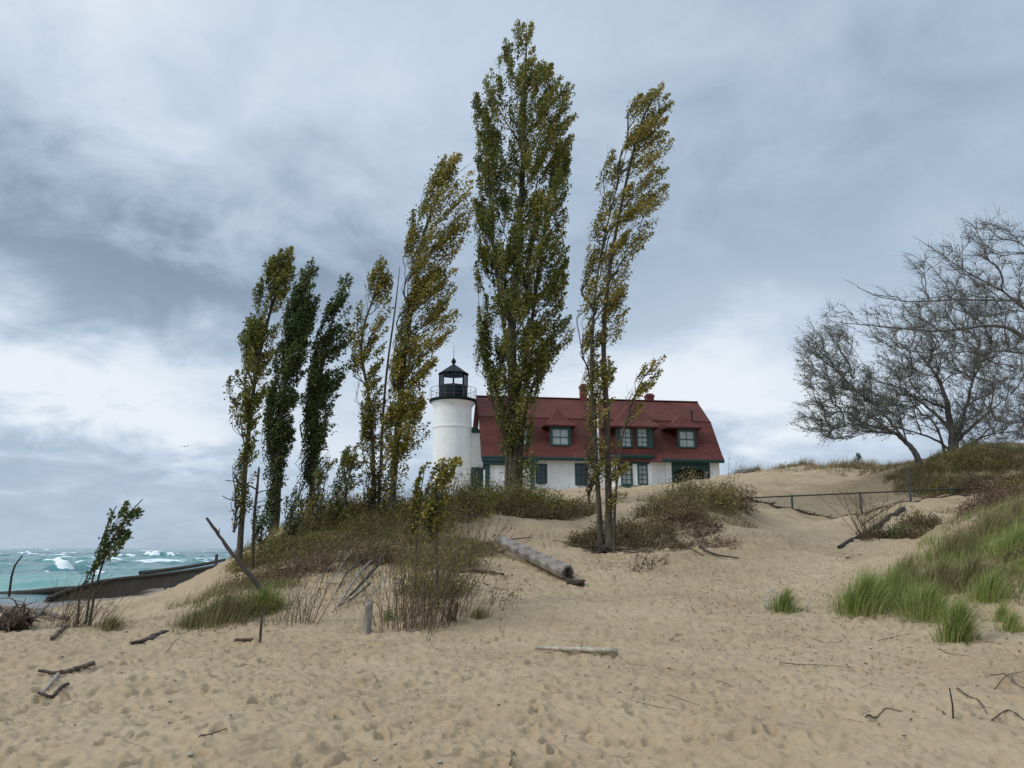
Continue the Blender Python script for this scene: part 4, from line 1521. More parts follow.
bare_tree('small grey-green leaved tree leaning out from the dune crest', 43,
          [([(920, 466), (914, 450), (902, 436), (884, 428), (862, 425), (835, 428)], .2, .02), ([(905, 440), (880, 410), (855, 385), (835, 365)], .07, .012), ([(890, 430), (860, 410), (825, 400)], .05, .012), ([(908, 446), (900, 410), (890, 380)], .05, .012)],
          [(828, 350, 30, 24, 1.3), (840, 378, 38, 18, 1.1), (858, 400, 46, 18, 1.0), (838, 428, 40, 12, 1.0), (815, 415, 18, 16, .5), (880, 415, 30, 22, .8)],
          560, M['leaf_grey'], .62, 31, leaf=.08, nl=9)
bare_tree('thick grey-trunked tree with a dense tangle of twigs and few leaves on the dune crest', 45,
          [([(953, 460), (954, 440), (950, 420), (945, 395), (930, 365), (915, 345)], .34, .03), ([(955, 445), (965, 415), (975, 380), (985, 345)], .18, .02), ([(951, 430), (930, 410), (905, 390), (880, 380)], .12, .015), ([(957, 440), (985, 415), (1010, 395)], .12, .015), ([(948, 410), (920, 395), (895, 350)], .09, .012), ([(953, 452), (930, 438), (900, 428), (868, 415)], .09, .012), ([(956, 452), (985, 436), (1015, 432)], .1, .015), ([(946, 458), (935, 425), (915, 400)], .1, .015)],
          [(915, 340, 42, 40, 1.0), (960, 330, 48, 44, 1.0), (945, 375, 60, 30, 1.0), (900, 385, 36, 26, .9), (1000, 350, 34, 50, .9), (1000, 410, 40, 22, .8), (935, 418, 60, 20, 1.0), (990, 430, 40, 18, 1.0), (975, 300, 40, 24, .5)],
          1150, M['leaf_grey'], .5, 32, leaf=.08, nl=8)
bare_tree('bare tree at the edge with long limbs reaching over the others', 38,
          [([(1082, 470), (1078, 430), (1066, 390), (1040, 355), (1000, 328), (940, 332), (870, 326), (832, 322)], .24, .012), ([(1074, 410), (1060, 350), (1020, 300), (970, 270), (915, 237)], .13, .010), ([(1076, 400), (1066, 320), (1040, 260), (1000, 220)], .13, .012), ([(1040, 355), (990, 350), (930, 355), (880, 345)], .06, .01), ([(1080, 430), (1045, 420), (1010, 425), (985, 440)], .08, .012), ([(1020, 300), (960, 300), (890, 300), (845, 280)], .06, .01)],
          [(850, 315, 32, 12, .4), (880, 300, 30, 14, .5), (935, 270, 32, 22, .6), (980, 250, 40, 30, 1.0), (1000, 235, 26, 20, .9), (1020, 290, 40, 40, 1.0), (960, 310, 56, 30, .8), (1000, 360, 50, 30, .8), (1020, 410, 40, 34, .9), (1070, 300, 50, 70, .7), (905, 330, 40, 18, .5)],
          760, M['leaf_grey'], .12, 33, leaf=.09, nl=5)
# ------------------------------------------------------------------ brush, weeds, grass
def brush(label, u, Y, rx, ry, h, n, mat, seed, wind=.35, leaf=.06, nl=16, name='brush_bush', cat='bush', group='brushy bushes on the dune', stem_t=.4, gold=0.0, spiky=.5):
    """low wind-combed bush: stems fan out of an oval of ground under a domed outline, leaves in sprays along them"""
    r = np.random.default_rng(seed)
    f0 = foot(u, Y)
    root = thing(name, label, cat, f0, group)
    q, a = np.sqrt(r.uniform(0, 1, n)), r.uniform(0, 2 * math.pi, n)
    bx, by = f0[0] + rx * q * np.cos(a), f0[1] + ry * q * np.sin(a)
    bz = ground(bx, by) + relief(bx, by) + far_relief(bx, by)
    lump = 0.75 + 0.35 * np.sin(bx * 3.1 + seed) * np.sin(by * 2.3 + seed * 2)
    hh = h * np.sqrt(np.clip(1 - q ** 2.2, .05, 1)) * r.uniform(.45, 1.12, n) * lump
    sg, lg = G(), G()
    for i in range(n):
        d = np.array([wind + .45 * q[i] * math.cos(a[i]) + r.normal(0, .22), .45 * q[i] * math.sin(a[i]) + r.normal(0, .22), 1.0])
        d = d / np.linalg.norm(d)
        b0 = np.array([bx[i], by[i], bz[i] - .04])
        s = np.linspace(0, 1, 5)[:, None]
        P = b0 + d * hh[i] * s + np.array([wind * .35, 0, -.1]) * hh[i] * s ** 2 + r.normal(0, .02, (5, 3)) * s
        tube(sg, P, np.linspace(.010, .003, 5), 4, np.clip(r.normal(stem_t, .2), 0, 1), cap=False)
        k = max(2, int(nl * r.uniform(.4, 1.5)))
        t = r.beta(2.0, 1.1, k)
        C = b0 + d * (hh[i] * t)[:, None] + np.array([wind * .35, 0, -.1]) * (hh[i] * t * t)[:, None] + r.normal(0, .055 + .06 * h, (k, 3))
        D = d * spiky + np.array([wind, 0, .25]) + r.normal(0, .6, (k, 3))
        leaves(lg, C, D, leaf * r.uniform(.6, 1.5, k), np.clip(r.normal(.42 + gold, .2, k) + r.normal(0, .13), 0, 1), r, .5)
    sg.build('stems', M['twig'], root, f0)
    lg.build('foliage', mat, root, f0)
    return root


B_, BG, BR = M['leaf_bush'], M['leaf_bush_green'], M['leaf_red']
BR_LIST = [
    # hump before the left half of the house
    ('olive brush bush under the foot of the tallest poplar', 505, 30.2, 1.35, 1.1, 1.2, 240, BG, .05),
    ('rounded olive-brown bush right of the tallest poplar, before the white wall', 542, 30.6, 1.5, 1.2, 1.05, 230, BG, -.02),
    ('low brown bush at the right end of the hump before the flagpole', 571, 30.8, .9, .9, .75, 130, B_, 0),
    ('dark brown brush hanging down the sand face behind the grey log', 520, 28.6, 1.5, .8, .55, 170, B_, -.1),
    ('dark matted brush on the slope right of the grey log', 556, 28.8, 1.1, .8, .6, 140, B_, -.1),
    # hump before the right half of the house
    ('bush of brown and olive sprays just right of the twin-trunked poplar', 641, 26.2, 1.0, .9, .95, 150, B_, 0),
    ('tall-topped brown bush below the bay windows', 668, 28.2, 1.2, 1.0, 1.25, 220, B_, .02),
    ('straw-tipped bush before the arched porch', 697, 30.2, 1.5, 1.0, 1.75, 260, BG, .16),
    ('reddish brown bush at the right end of the hump near the fence', 727, 31.2, .85, .8, 1.1, 130, BR, 0),
    ('dark reddish brush spilling down the front of the right hump', 690, 27.0, 1.1, .6, .5, 120, BR, -.1),
    ('dark low brush at the lowest fringe of the right hump', 655, 24.8, 1.0, .6, .4, 110, B_, -.12),
    ('thin rust-coloured brush trailing onto the sand below the right hump', 712, 25.0, .9, .6, .28, 80, BR, .02),
    # ridge of the left mound
    ('broad green brush bush left of the tower foot', 452, 27.2, 1.25, 1.0, 1.45, 230, BG, 0),
    ('olive bush between the tower foot and the tallest poplar', 478, 29.2, 1.0, .9, 1.15, 170, BG, .04),
    ('full green bush beneath the golden-olive leaning poplar', 421, 25.4, 1.0, .9, 1.35, 190, BG, .0),
    ('bush of dark olive leaves at the foot of the thin two-leader poplar', 383, 24.6, 1.0, .8, .95, 170, BG, -.06),
    ('yellowing brush beneath the leafy young poplar', 350, 25.4, 1.0, .8, .8, 160, BG, .1),
    ('low straw brush at the foot of the poplar with ragged side plumes', 316, 25.2, .9, .7, .55, 130, BG, .1),
    ('dark small bush at the foot of the dark green poplar', 284, 24.4, .7, .6, .5, 100, BG, -.05),
    ('straw-brown bush at the left end of the mound ridge by the snag', 262, 22.6, .8, .6, .7, 130, BG, .08),
    ('tall golden-green brush filling the ridge between the two poplar groups', 333, 26.4, 1.2, .8, 1.25, 210, BG, .12),
    ('tall olive brush on the ridge right of the leafy young poplar', 366, 26.8, 1.0, .8, 1.25, 190, BG, .08),
    ('golden brush on the ridge in front of the leaning poplar trunk', 402, 26.2, 1.0, .8, 1.3, 190, BG, .14),
    ('straw brush on the shoulder below the ragged green poplar', 306, 23.2, 1.1, .8, .6, 170, BG, .14),
    ('brown brush on the shoulder below the tall golden-green brush', 338, 23.4, 1.1, .8, .7, 180, B_, .06),
    ('rusty brown brush half way down the mound by the slim dead stalks', 300, 20.2, .9, .7, .55, 140, BR, .05),
    ('low brown brush on the mound flank above the long olive tuft', 262, 20.4, .8, .7, .45, 120, B_, .08),
    ('olive brush spilling over the mound face under the leaning poplar', 410, 23.6, 1.1, .8, .95, 190, BG, .05),
    ('brown tangle on the mound face between reeds and grey log', 466, 22.6, 1.0, .7, .7, 160, B_, .02),
    ('dark green bramble bush in the middle of the reeds', 432, 17.6, .7, .5, 1.0, 130, BG, .0),
    ('dark twiggy heap round the foot of the twin-trunked poplar', 588, 24.9, .7, .5, .5, 120, B_, -.15),
    ('second dark twiggy heap just behind the twin-trunked poplar', 612, 25.6, .8, .5, .85, 130, B_, -.08),
    # front of the left mound
    ('green leafy bush hanging over the sand face behind the reeds', 444, 20.6, .85, .6, 1.25, 170, BG, .02),
    ('brown-green bush half way down the mound, left of the reeds', 402, 21.4, .9, .6, .85, 150, B_, .05),
    ('dark brown brush on the mound above the pile of fallen branches', 372, 21.4, .8, .6, .6, 120, B_, -.1),
    ('dull olive bush at the foot of the mound below the leaning dead pole', 246, 16.4, .75, .5, .55, 150, BG, -.12),
    # right dune
    ('dark brown brush on the shady flank of the right dune under the leaning tree', 925, 40.4, 1.5, 1.0, .7, 150, B_, -.1),
    ('olive brush bush on the dune crest before the thick grey trunk', 958, 41.6, 1.6, 1.0, 1.15, 210, BG, .0),
    ('brown bush on the dune crest at the right edge', 1006, 41.0, 2.0, 1.1, .9, 190, B_, 0),
    ('purplish red bush behind the right end of the fence', 978, 38.8, 1.9, .9, .85, 190, BR, .0),
    ('dense dark bush in front of the fence end at the picture edge', 1016, 33.5, 1.3, .9, .95, 170, B_, -.1),
    ('small dark green bush on the fallen dark log', 893, 28.4, .35, .3, .5, 60, M['leaf_green'], .1),
    ('dark dry plant between the fallen log and the fence', 915, 31.0, .7, .6, .75, 90, B_, -.15),
    ('low dark dry plant on open sand below the fence', 908, 27.4, .55, .5, .45, 60, B_, -.15),
    ('brown brush among the grass on the right slope', 985, 21.8, .9, .8, .6, 130, B_, -.08),
    ('dark brush clump at the top of the right grass slope', 1016, 23.5, 1.1, .9, .7, 150, B_, -.1),
    ('dark brush under the tall grass near the right edge', 1012, 17.4, .55, .45, .4, 80, B_, -.05),
    ('straw and brown brush on the flank of the right dune before the leaning tree', 940, 39.2, 1.4, .9, .75, 170, BG, .1),
    ('brown brush low on the flank of the right dune', 955, 38.9, 1.4, .8, .7, 150, B_, .0),
    ('tawny brush at the left tip of the right dune', 910, 42.0, 1.3, .9, .55, 130, B_, .1),
    ('thick olive brush on the crest under the long bare limbs', 985, 41.4, 1.7, 1.0, .9, 190, BG, .08),
    ('tall tawny brush before the crest at the right edge', 1022, 38.0, 1.6, 1.0, .9, 190, B_, .08),
    ('rusty brush on the upper right slope behind the grass', 1000, 27.0, 1.4, 1.0, .75, 190, BR, .08),
    ('brown brush at the top of the right slope by the picture edge', 1022, 27.5, 1.2, .9, .7, 150, B_, .05),
    # skyline
    ('low dark bush on the skyline right of the house', 740, 57.0, 1.6, 1.0, .9, 110, B_, 0),
    ('low dark brush trailing along the dark fallen log', 880, 28.6, .95, .35, .4, 110, B_, -.2),
    ('tawny brush on the skyline just left of the leaning tree', 862, 54.0, 1.9, .9, .7, 130, B_, .05),
    ('small dark bush alone on the sandy skyline', 786, 60.5, 1.4, .8, .75, 90, BG, -.1),
]
for i, (lab, u, Y_, rx, ry, h_, n_, m_, gd) in enumerate(BR_LIST):
    if 24 < Y_ < 33:
        h_, n_ = h_ * (1.05 if 630 < u < 735 else 1.3), int(n_ * (.9 if 630 < u < 735 else 1.2))
    gd = gd + .1
    brush(lab, u, Y_, rx, ry, h_, n_, m_, 100 + i, gold=gd, leaf=.055 if Y_ < 26 else .075, nl=20)


def weed(label, u, Y, h, n, spread, seed, lean=(.25, 0), nl=0, mat=None, t=.45, name='dry_weed', cat='weed', group='dry weeds on the sand', thick=.006, branchy=2, leaf=.05):
    """a clump of thin dead stalks with side twigs"""
    r = np.random.default_rng(seed)
    f0 = foot(u, Y)
    root = thing(name, label, cat, f0, group)
    sg, lg = G(), G()
    any_leaf = False
    for i in range(n):
        x_, y_ = f0[0] + r.normal(0, spread), f0[1] + r.normal(0, spread * .7)
        b0 = np.array([x_, y_, gz(x_, y_) - .05])
        hh = h * r.uniform(.4, 1.05)
        d = np.array([lean[0] + r.normal(0, .2) + (x_ - f0[0]) * .35, lean[1] + r.normal(0, .2), 1.0])
        s = np.linspace(0, 1, 7)[:, None]
        P = b0 + d * hh * s + np.array([lean[0], 0, -.1]) * hh * .5 * s ** 2 + r.normal(0, .012 + .008 * h, (7, 3)) * s
        tt = np.clip(r.normal(t + .12, .25), 0, 1)
        tube(sg, P, np.linspace(thick, thick * .35, 7) * r.uniform(.6, 1.2), 5, tt, cap=False)
        for _ in range(r.integers(0, branchy * 2 + 1)):
            k = r.integers(2, 6)
            e = norm(d + r.normal(0, .5, 3)) * hh * r.uniform(.1, .3)
            tube(sg, [P[k], P[k] + e * .5, P[k] + e + np.array([0, 0, .02])], [thick * .5, thick * .4, thick * .2], 4, tt, cap=False)
        if nl:
            k_ = int(nl * r.uniform(.3, 1.5))
            if k_:
                q = r.beta(2, 1.2, k_)
                C = b0 + d * (hh * q)[:, None] + np.array([lean[0], 0, -.1]) * (hh * .5 * q * q)[:, None] + r.normal(0, .05, (k_, 3))
                leaves(lg, C, d * .5 + np.array([lean[0] * 2, 0, 0]) + r.normal(0, .6, (k_, 3)), leaf * r.uniform(.6, 1.3, k_), np.clip(r.normal(.45, .2, k_), 0, 1), r, .6)
                any_leaf = True
    sg.build('stems', M['twig'], root, f0)
    if any_leaf:
        lg.build('foliage', mat, root, f0)
    return root


OG, LGN = M['leaf_olive'], M['leaf_green']
for i, (lab, u, Y_, h_, n_, sp_, ln, nl, m_, th_) in enumerate([
    ('tall brown reeds in front of the mound under the yellow-gold sapling', 420, 14.9, 2.2, 150, .36, .12, 6, OG, .006),
    ('reeds with a few green leaves behind the brown reeds', 440, 16.0, 2.3, 70, .38, .2, 16, BG, .006),
    ('thick short dark stalk clump right of the brown reeds', 452, 15.2, .8, 12, .07, .1, 0, None, .014),
    ('slim brown dead stalks standing between the leaning pole and the fallen branches', 306, 15.0, 1.45, 26, .16, .1, 3, OG, .008),
    ('short brown weeds at the mound foot left of the slim dead stalks', 285, 15.2, .75, 26, .22, .1, 2, OG, .005),
    ('knee-high dry weed below the twin-trunked poplar', 633, 20.6, .95, 16, .13, .15, 5, B_, .007),
    ('small dry forked weed right of the knee-high one', 650, 21.2, .6, 10, .1, .2, 4, B_, .007),
    ('bramble with scattered dull leaves trailing over the sand right of the reeds', 485, 16.8, .65, 26, .38, .35, 9, B_, .005),
    ('single twig weed upright in the sand below the reeds', 430, 13.7, .38, 3, .02, .3, 1, B_, .007),
    ('lone thin twig standing in the sand below the grey log', 502, 14.3, .42, 2, .02, .3, 2, B_, .006),
    ('tiny leafy weed on the slope right of the hump', 662, 22.0, .5, 8, .06, .1, 7, BG, .005),
    ('bare leaning twigs of a shrub beside the fallen dark log', 866, 28.2, 2.1, 20, .28, -.25, 2, BG, .012),
    ('upright dry shrub with a few green leaves behind the fallen dark log', 878, 29.4, 1.9, 34, .38, .05, 10, BG, .009),
    ('dead weed on bare sand under the fence end', 957, 27.0, .65, 12, .12, .05, 3, B_, .006),
    ('brown twigs sticking out of the sand at the left of the puffy weed tuft', 768, 16.4, .38, 14, .13, -.1, 4, M['fluff'], .004),
    ('thin bare sapling stems on the skyline right of the house', 732, 46.0, 2.0, 7, .25, .1, 5, B_, .012),
    ('spindly weed at the far right corner of the sand', 1012, 14.6, .5, 9, .12, .1, 4, BG, .005),
    ('dead brown weeds in the grass at the right edge', 1000, 15.8, .6, 20, .3, .15, 3, B_, .005),
    ('dry brown reeds at the foot of the lone blown shrub by the shore', 92, 15.9, 1.0, 75, .26, .3, 1, B_, .005),
    ('tall thin dry reeds left of the lone blown shrub', 74, 16.0, 1.5, 14, .12, .3, 1, B_, .006),
    ('brown weeds on the mound flank beneath the dead snag', 262, 19.6, .7, 30, .4, .15, 3, B_, .006),
    ('twiggy brown weeds above the fallen branches', 345, 20.6, .8, 40, .5, .2, 3, B_, .006),
    ('twiggy brown weeds below the leafy young poplar', 318, 21.6, .75, 40, .5, .2, 3, B_, .006),
    ('thin weeds along the top of the mound face behind the grey log', 470, 24.0, .7, 24, .5, .2, 4, B_, .006),
]):
    weed(lab, u, Y_, h_, n_, sp_, 300 + i, (ln, 0), nl, m_, thick=th_, leaf=.05 if Y_ < 20 else .07)

# the lone shrub by the shore, its leaves streaming to the lee
poplar('lone thin shrub by the shore with dark leaf plumes blown to the lee', 16.2,
       [([(88, 632), (94, 595), (108, 550), (128, 515), (143, 499)], .022), ([(84, 632), (88, 600), (98, 555), (110, 520), (118, 506)], .02), ([(78, 632), (80, 600), (88, 575), (98, 560)], .015)],
       [(496, 130, 146), (505, 114, 146), (515, 106, 142), (525, 104, 140), (535, 104, 124), (555, 98, 112), (572, 92, 104), (590, 84, 94)],
       34, 22, M['leaf_green'], .75, .08, 20, -.2, .1, .6, 71, .1, None, 0, 'wind_blown_shrub', 'shrub')


def tuft(label, u, v, rad, h, n, mat, seed, lean=.35, gold=0.0, fluff=0, group='grass tufts on the sand', width=.008):
    r = np.random.default_rng(seed)
    f0 = on_ground(u, v)
    g = G()
    q, a = np.abs(r.normal(0, .5, n)).clip(0, 1.15), r.uniform(0, 2 * math.pi, n)
    bx, by = f0[0] + rad * q * np.cos(a), f0[1] + rad * q * np.sin(a)
    B = np.stack([bx, by, ground(bx, by) + relief(bx, by) - .03], 1)
    Hh = h * (1.1 - .55 * q) * r.uniform(.45, 1.1, n)
    ln = np.stack([np.cos(a) * q * .55 + lean * r.uniform(.3, 1.3, n), np.sin(a) * q * .55 + r.normal(0, .2, n)], 1) * Hh[:, None]
    t = np.clip(r.normal(.42 + gold, .27, n), 0, 1)
    t[r.uniform(size=n) < .12] = .95
    blades(g, B, Hh, ln, 1.9, width * r.uniform(.6, 1.3, n), t, r)
    if not fluff:
        o = g.build('grass_tuft', mat, None, f0)
        return tag(o, label, 'grass tuft', group)
    root = thing('grass_tuft', label, 'grass tuft', f0, group)
    g.build('blades', mat, root, f0)
    fg = G()
    C = f0 + np.stack([r.normal(-.05, rad * 1.0, fluff), r.normal(0, rad * .4, fluff), r.uniform(.05, h * .9, fluff)], 1)
    for c in C:
        k = 12
        leaves(fg, c + r.normal(0, .012, (k, 3)), r.normal(size=(k, 3)), .035, r.uniform(0, 1, k), r, .7)
        tube(fg, [(c[0], c[1], gz(c[0], c[1]) - .02), c], [.003, .002], 4, 0.0, cap=False)
    fg.build('seed_fluff', M['fluff'], root, f0)
    return root


GR, GO, GD = M['grass'], M['grass_olive'], M['grass_dry']
for i, (lab, u, v, rd, h_, n_, m_, gd, fl_) in enumerate([
    ('big fresh green grass tuft leading the grass slope, nearest the sand path', 862, 611, .55, .85, 1500, GR, 0, 0),
    ('green grass tuft just right of the leading one', 893, 603, .5, .8, 1200, GR, .05, 0),
    ('wide mixed green and brown grass tuft in the middle of the grass row', 925, 618, .6, .7, 1500, GR, .1, 0),
    ('narrow bright green grass tuft standing forward by itself on the sand', 957, 641, .3, .8, 900, GR, -.05, 0),
    ('short pale tuft at the far right of the sand', 1012, 630, .25, .4, 350, GR, .15, 0),
    ('small green tuft left of the short pale one', 1002, 622, .2, .45, 260, GR, .05, 0),
    ('grass tuft with white seed fluff alone on the sand path', 783, 611, .32, .5, 700, GR, -.08, 16),
    ('grass tuft behind the middle of the grass row', 940, 590, .75, .75, 1500, GO, .0, 0),
    ('olive tuft on the slope behind the bright forward tuft', 972, 586, .7, .75, 1400, GO, .0, 0),
    ('grass tuft on the shoulder of the right slope', 958, 560, .8, .75, 1400, GO, .02, 0),
    ('pale grass tuft near the top of the right slope', 990, 540, .9, .8, 1500, GO, .1, 0),
    ('fresh green tuft at the right edge half way up the slope', 1018, 556, .7, .75, 1300, GR, .05, 0),
    ('straw-green tuft at the top right edge of the slope', 1018, 523, .9, .8, 1400, GO, .1, 0),
    ('tuft of grass tucked behind the leading green tufts', 905, 585, .6, .7, 1100, GO, .04, 0),
    ('green grass tuft low at the foot of the right slope', 990, 600, .5, .65, 900, GR, .08, 0),
    ('long olive grass tuft at the left foot of the mound', 222, 622, .8, .65, 1500, GO, -.1, 0),
    ('low grass tuft furthest out at the left foot of the mound', 192, 626, .4, .42, 600, GO, .0, 0),
    ('dark grass tuft under the leaning dead pole', 262, 612, .55, .6, 1000, GR, -.15, 0),
    ('small grass tuft at the foot of the lone blown shrub', 110, 629, .35, .35, 500, GO, -.05, 0),
    ('thin grass tuft beneath the bramble right of the reeds', 478, 618, .35, .3, 260, GO, .0, 0),
    ('sparse grass tuft beside the grey stump post', 388, 622, .3, .28, 200, GR, .0, 0),
]):
    tuft(lab, u, v, rd, h_, n_, m_, 500 + i, gold=gd, fluff=fl_)


def grass_field(name, label, zones, mat, seed, width=.012, gap=-.25):
    r = np.random.default_rng(seed)
    g = G()
    for (u, Y_, rx, ry, n, h, lean, gd) in zones:
        c = foot(u, Y_)
        q, a = np.sqrt(r.uniform(0, 1, n)), r.uniform(0, 2 * math.pi, n)
        bx, by = c[0] + rx * q * np.cos(a), c[1] + ry * q * np.sin(a)
        P3 = np.stack([bx, by, np.zeros(n)], 1)
        keep = gapfield(P3, 1.1) + r.normal(0, .3, n) > gap
        bx, by, q = bx[keep], by[keep], q[keep]
        m = len(bx)
        if not m:
            continue
        B = np.stack([bx, by, ground(bx, by) + relief(bx, by) + far_relief(bx, by) - .04], 1)
        Hh = h * r.uniform(.35, 1.1, m) * (1 - .4 * q ** 3)
        ln = np.stack([lean * r.uniform(.2, 1.3, m) + r.normal(0, .25, m), r.normal(0, .25, m)], 1) * Hh[:, None]
        blades(g, B, Hh, ln, 1.7, width * r.uniform(.6, 1.3, m) * (1.0 if Y_ < 35 else 1.7), np.clip(r.normal(.45 + gd, .2, m), 0, 1), r, 3)
    o = g.build(name, mat)
    return tag(o, label, 'grass', kind='stuff')


grass_field('dune_grass', 'olive dune grass covering the mound, the humps and the right slope', [
    (300, 25.5, 2.2, 1.6, 2600, .55, .45, .05), (340, 24.5, 2.0, 1.6, 2000, .5, .45, .05), (385, 25.5, 1.8, 1.4, 1600, .55, .45, 0), (430, 27, 1.6, 1.4, 1500, .6, .4, 0), (470, 29.5, 1.6, 1.2, 1300, .55, .4, 0.05),
    (270, 23.0, 1.4, 1.2, 1300, .5, .45, .0), (520, 31.5, 2.2, 1.0, 1300, .5, .4, .1), (565, 31.8, 1.2, .9, 700, .4, .4, .1), (690, 30.8, 2.2, 1.0, 1600, .7, .4, .15), (730, 32, 1.3, .9, 700, .55, .4, .15),
    (215, 20, .9, 1.4, 700, .45, .4, 0), (250, 18.6, 1.2, 1.2, 900, .5, .4, -.05), (420, 22.5, 1.4, .8, 900, .55, .4, -.02), (460, 22.8, 1.2, .8, 500, .45, .4, 0),
    (960, 42.3, 4.0, 1.6, 4600, .8, .35, .08), (940, 40, 2.4, 1.6, 2600, .6, .35, .1), (985, 39.6, 2.6, 1.6, 2600, .6, .35, .1), (1010, 25, 2.2, 2.0, 2400, .55, .4, .08), (690, 28.6, 2.4, 1.2, 1500, .6, .4, .12), (640, 26.5, 1.2, 1.0, 600, .5, .4, .1), (500, 29.2, 2.0, 1.0, 1200, .5, .4, .1), (1010, 41.5, 2.6, 1.4, 1800, .8, .35, .05), (1060, 38, 4, 4, 3000, .7, .35, .05), (930, 41.5, 2.0, 1.0, 1000, .6, .35, .05),
    (1000, 22, 2.2, 1.8, 1000, .6, .4, .1), (960, 19.5, 1.8, 1.4, 600, .5, .4, .1), (1035, 19, 1.6, 2.0, 800, .6, .4, .08), (1000, 16.6, 1.6, 1.0, 500, .45, .4, .1), (920, 16.8, 1.2, .8, 500, .45, .4, .05), (1080, 24, 3, 3, 2200, .7, .4, .05), (1100, 16, 2.5, 2, 1500, .6, .4, 0),
    (1000, 29, 1.8, 1.2, 700, .5, .35, .0), (935, 33, 1.5, .8, 420, .45, .35, 0)], M['grass_olive'], 41)
grass_field('dry_grass', 'straw coloured dry grass on the sandy skyline and the mound flanks', [
    (800, 60.5, 4.5, 1.4, 1500, .9, .35, .0), (845, 57.5, 3.0, 1.4, 1200, .9, .35, .0), (770, 58, 3.0, 1.2, 500, .7, .35, .05), (735, 57, 2.2, 1.2, 700, .9, .35, -.05), (880, 51, 2.4, 1.6, 1300, .7, .35, .0), (860, 55, 3.0, 1.4, 1200, .8, .35, .0), (895, 46, 1.6, 1.4, 700, .5, .35, 0), (828, 52.5, 1.8, .8, 420, .5, .3, .05), (800, 55, 3.4, .7, 420, .5, .3, .05),
    (300, 22, 1.8, 1.8, 2300, .5, .4, -.1), (320, 19.5, 1.6, 1.4, 1300, .4, .4, -.1), (345, 22, 1.8, 1.4, 1900, .5, .4, -.15), (265, 20.5, 1.2, 1.2, 800, .45, .4, -.1), (240, 21.5, .8, 1.0, 420, .4, .4, -.1),
    (700, 29, 2.2, 1.0, 700, .6, .4, .0), (545, 29.8, 1.8, .8, 420, .5, .4, 0), (415, 20.5, 1.0, .6, 300, .5, .4, -.1), (575, 34, 2.0, 1.2, 500, .35, .3, 0)], M['grass_dry'], 42)
grass_field('green_dune_grass', 'fresh green dune grass running over the right slope', [
    (1000, 22, 2.4, 1.9, 3000, .7, .4, .05), (960, 19.5, 1.9, 1.5, 2600, .65, .4, .0), (1035, 19, 1.8, 2.0, 2600, .7, .4, .0), (1000, 16.8, 1.9, 1.2, 2400, .6, .4, .05), (920, 17.0, 1.5, 1.0, 2000, .6, .4, .0), (1020, 25, 1.8, 1.4, 1200, .6, .4, .1), (975, 17.8, 1.4, .9, 1500, .6, .4, .05),
    (430, 21, 1.0, .7, 500, .6, .4, .1), (330, 26, 2.0, 1.0, 900, .5, .4, .1), (460, 28, 1.6, 1.0, 700, .5, .4, .1)], M['grass'], 44, .010, .22)
grass_field('house_lawn', 'short yellowish lawn between the dune hump and the white house', [
    (570, 52, 4.5, 8.0, 5000, .28, .2, -.1), (640, 56, 5, 6, 2500, .28, .2, -.1), (510, 54, 5, 6, 2500, .28, .2, -.1)], M['grass_olive'], 43, .03)

# tiny evergreen on the skyline
f0 = foot(862, 57.5)
ev = thing('young_pine', 'tiny dark young pine poking over the sandy skyline', 'pine', f0)
g = G()
tube(g, [f0 - [0, 0, .2], f0 + [0.02, 0, .85]], [.03, .01], 6)
g.build('trunk', M['bark_dark'], ev, f0)
g = G()
r = np.random.default_rng(5)
for zl in np.linspace(.15, .8, 8):
    for a in r.uniform(0, 6.28, 6):
        ln = (.9 - zl) * .55
        k = 14
        s = r.uniform(.1, 1, k)
        C = f0 + np.stack([np.cos(a) * ln * s, np.sin(a) * ln * s, zl + .18 * s + r.normal(0, .03, k)], 1)
        leaves(g, C, np.stack([np.cos(a) + r.normal(0, .4, k), np.sin(a) + r.normal(0, .4, k), r.normal(.5, .3, k)], 1), .12, r.uniform(0, .6, k), r, .25)
g.build('foliage', M['leaf_green'], ev, f0)

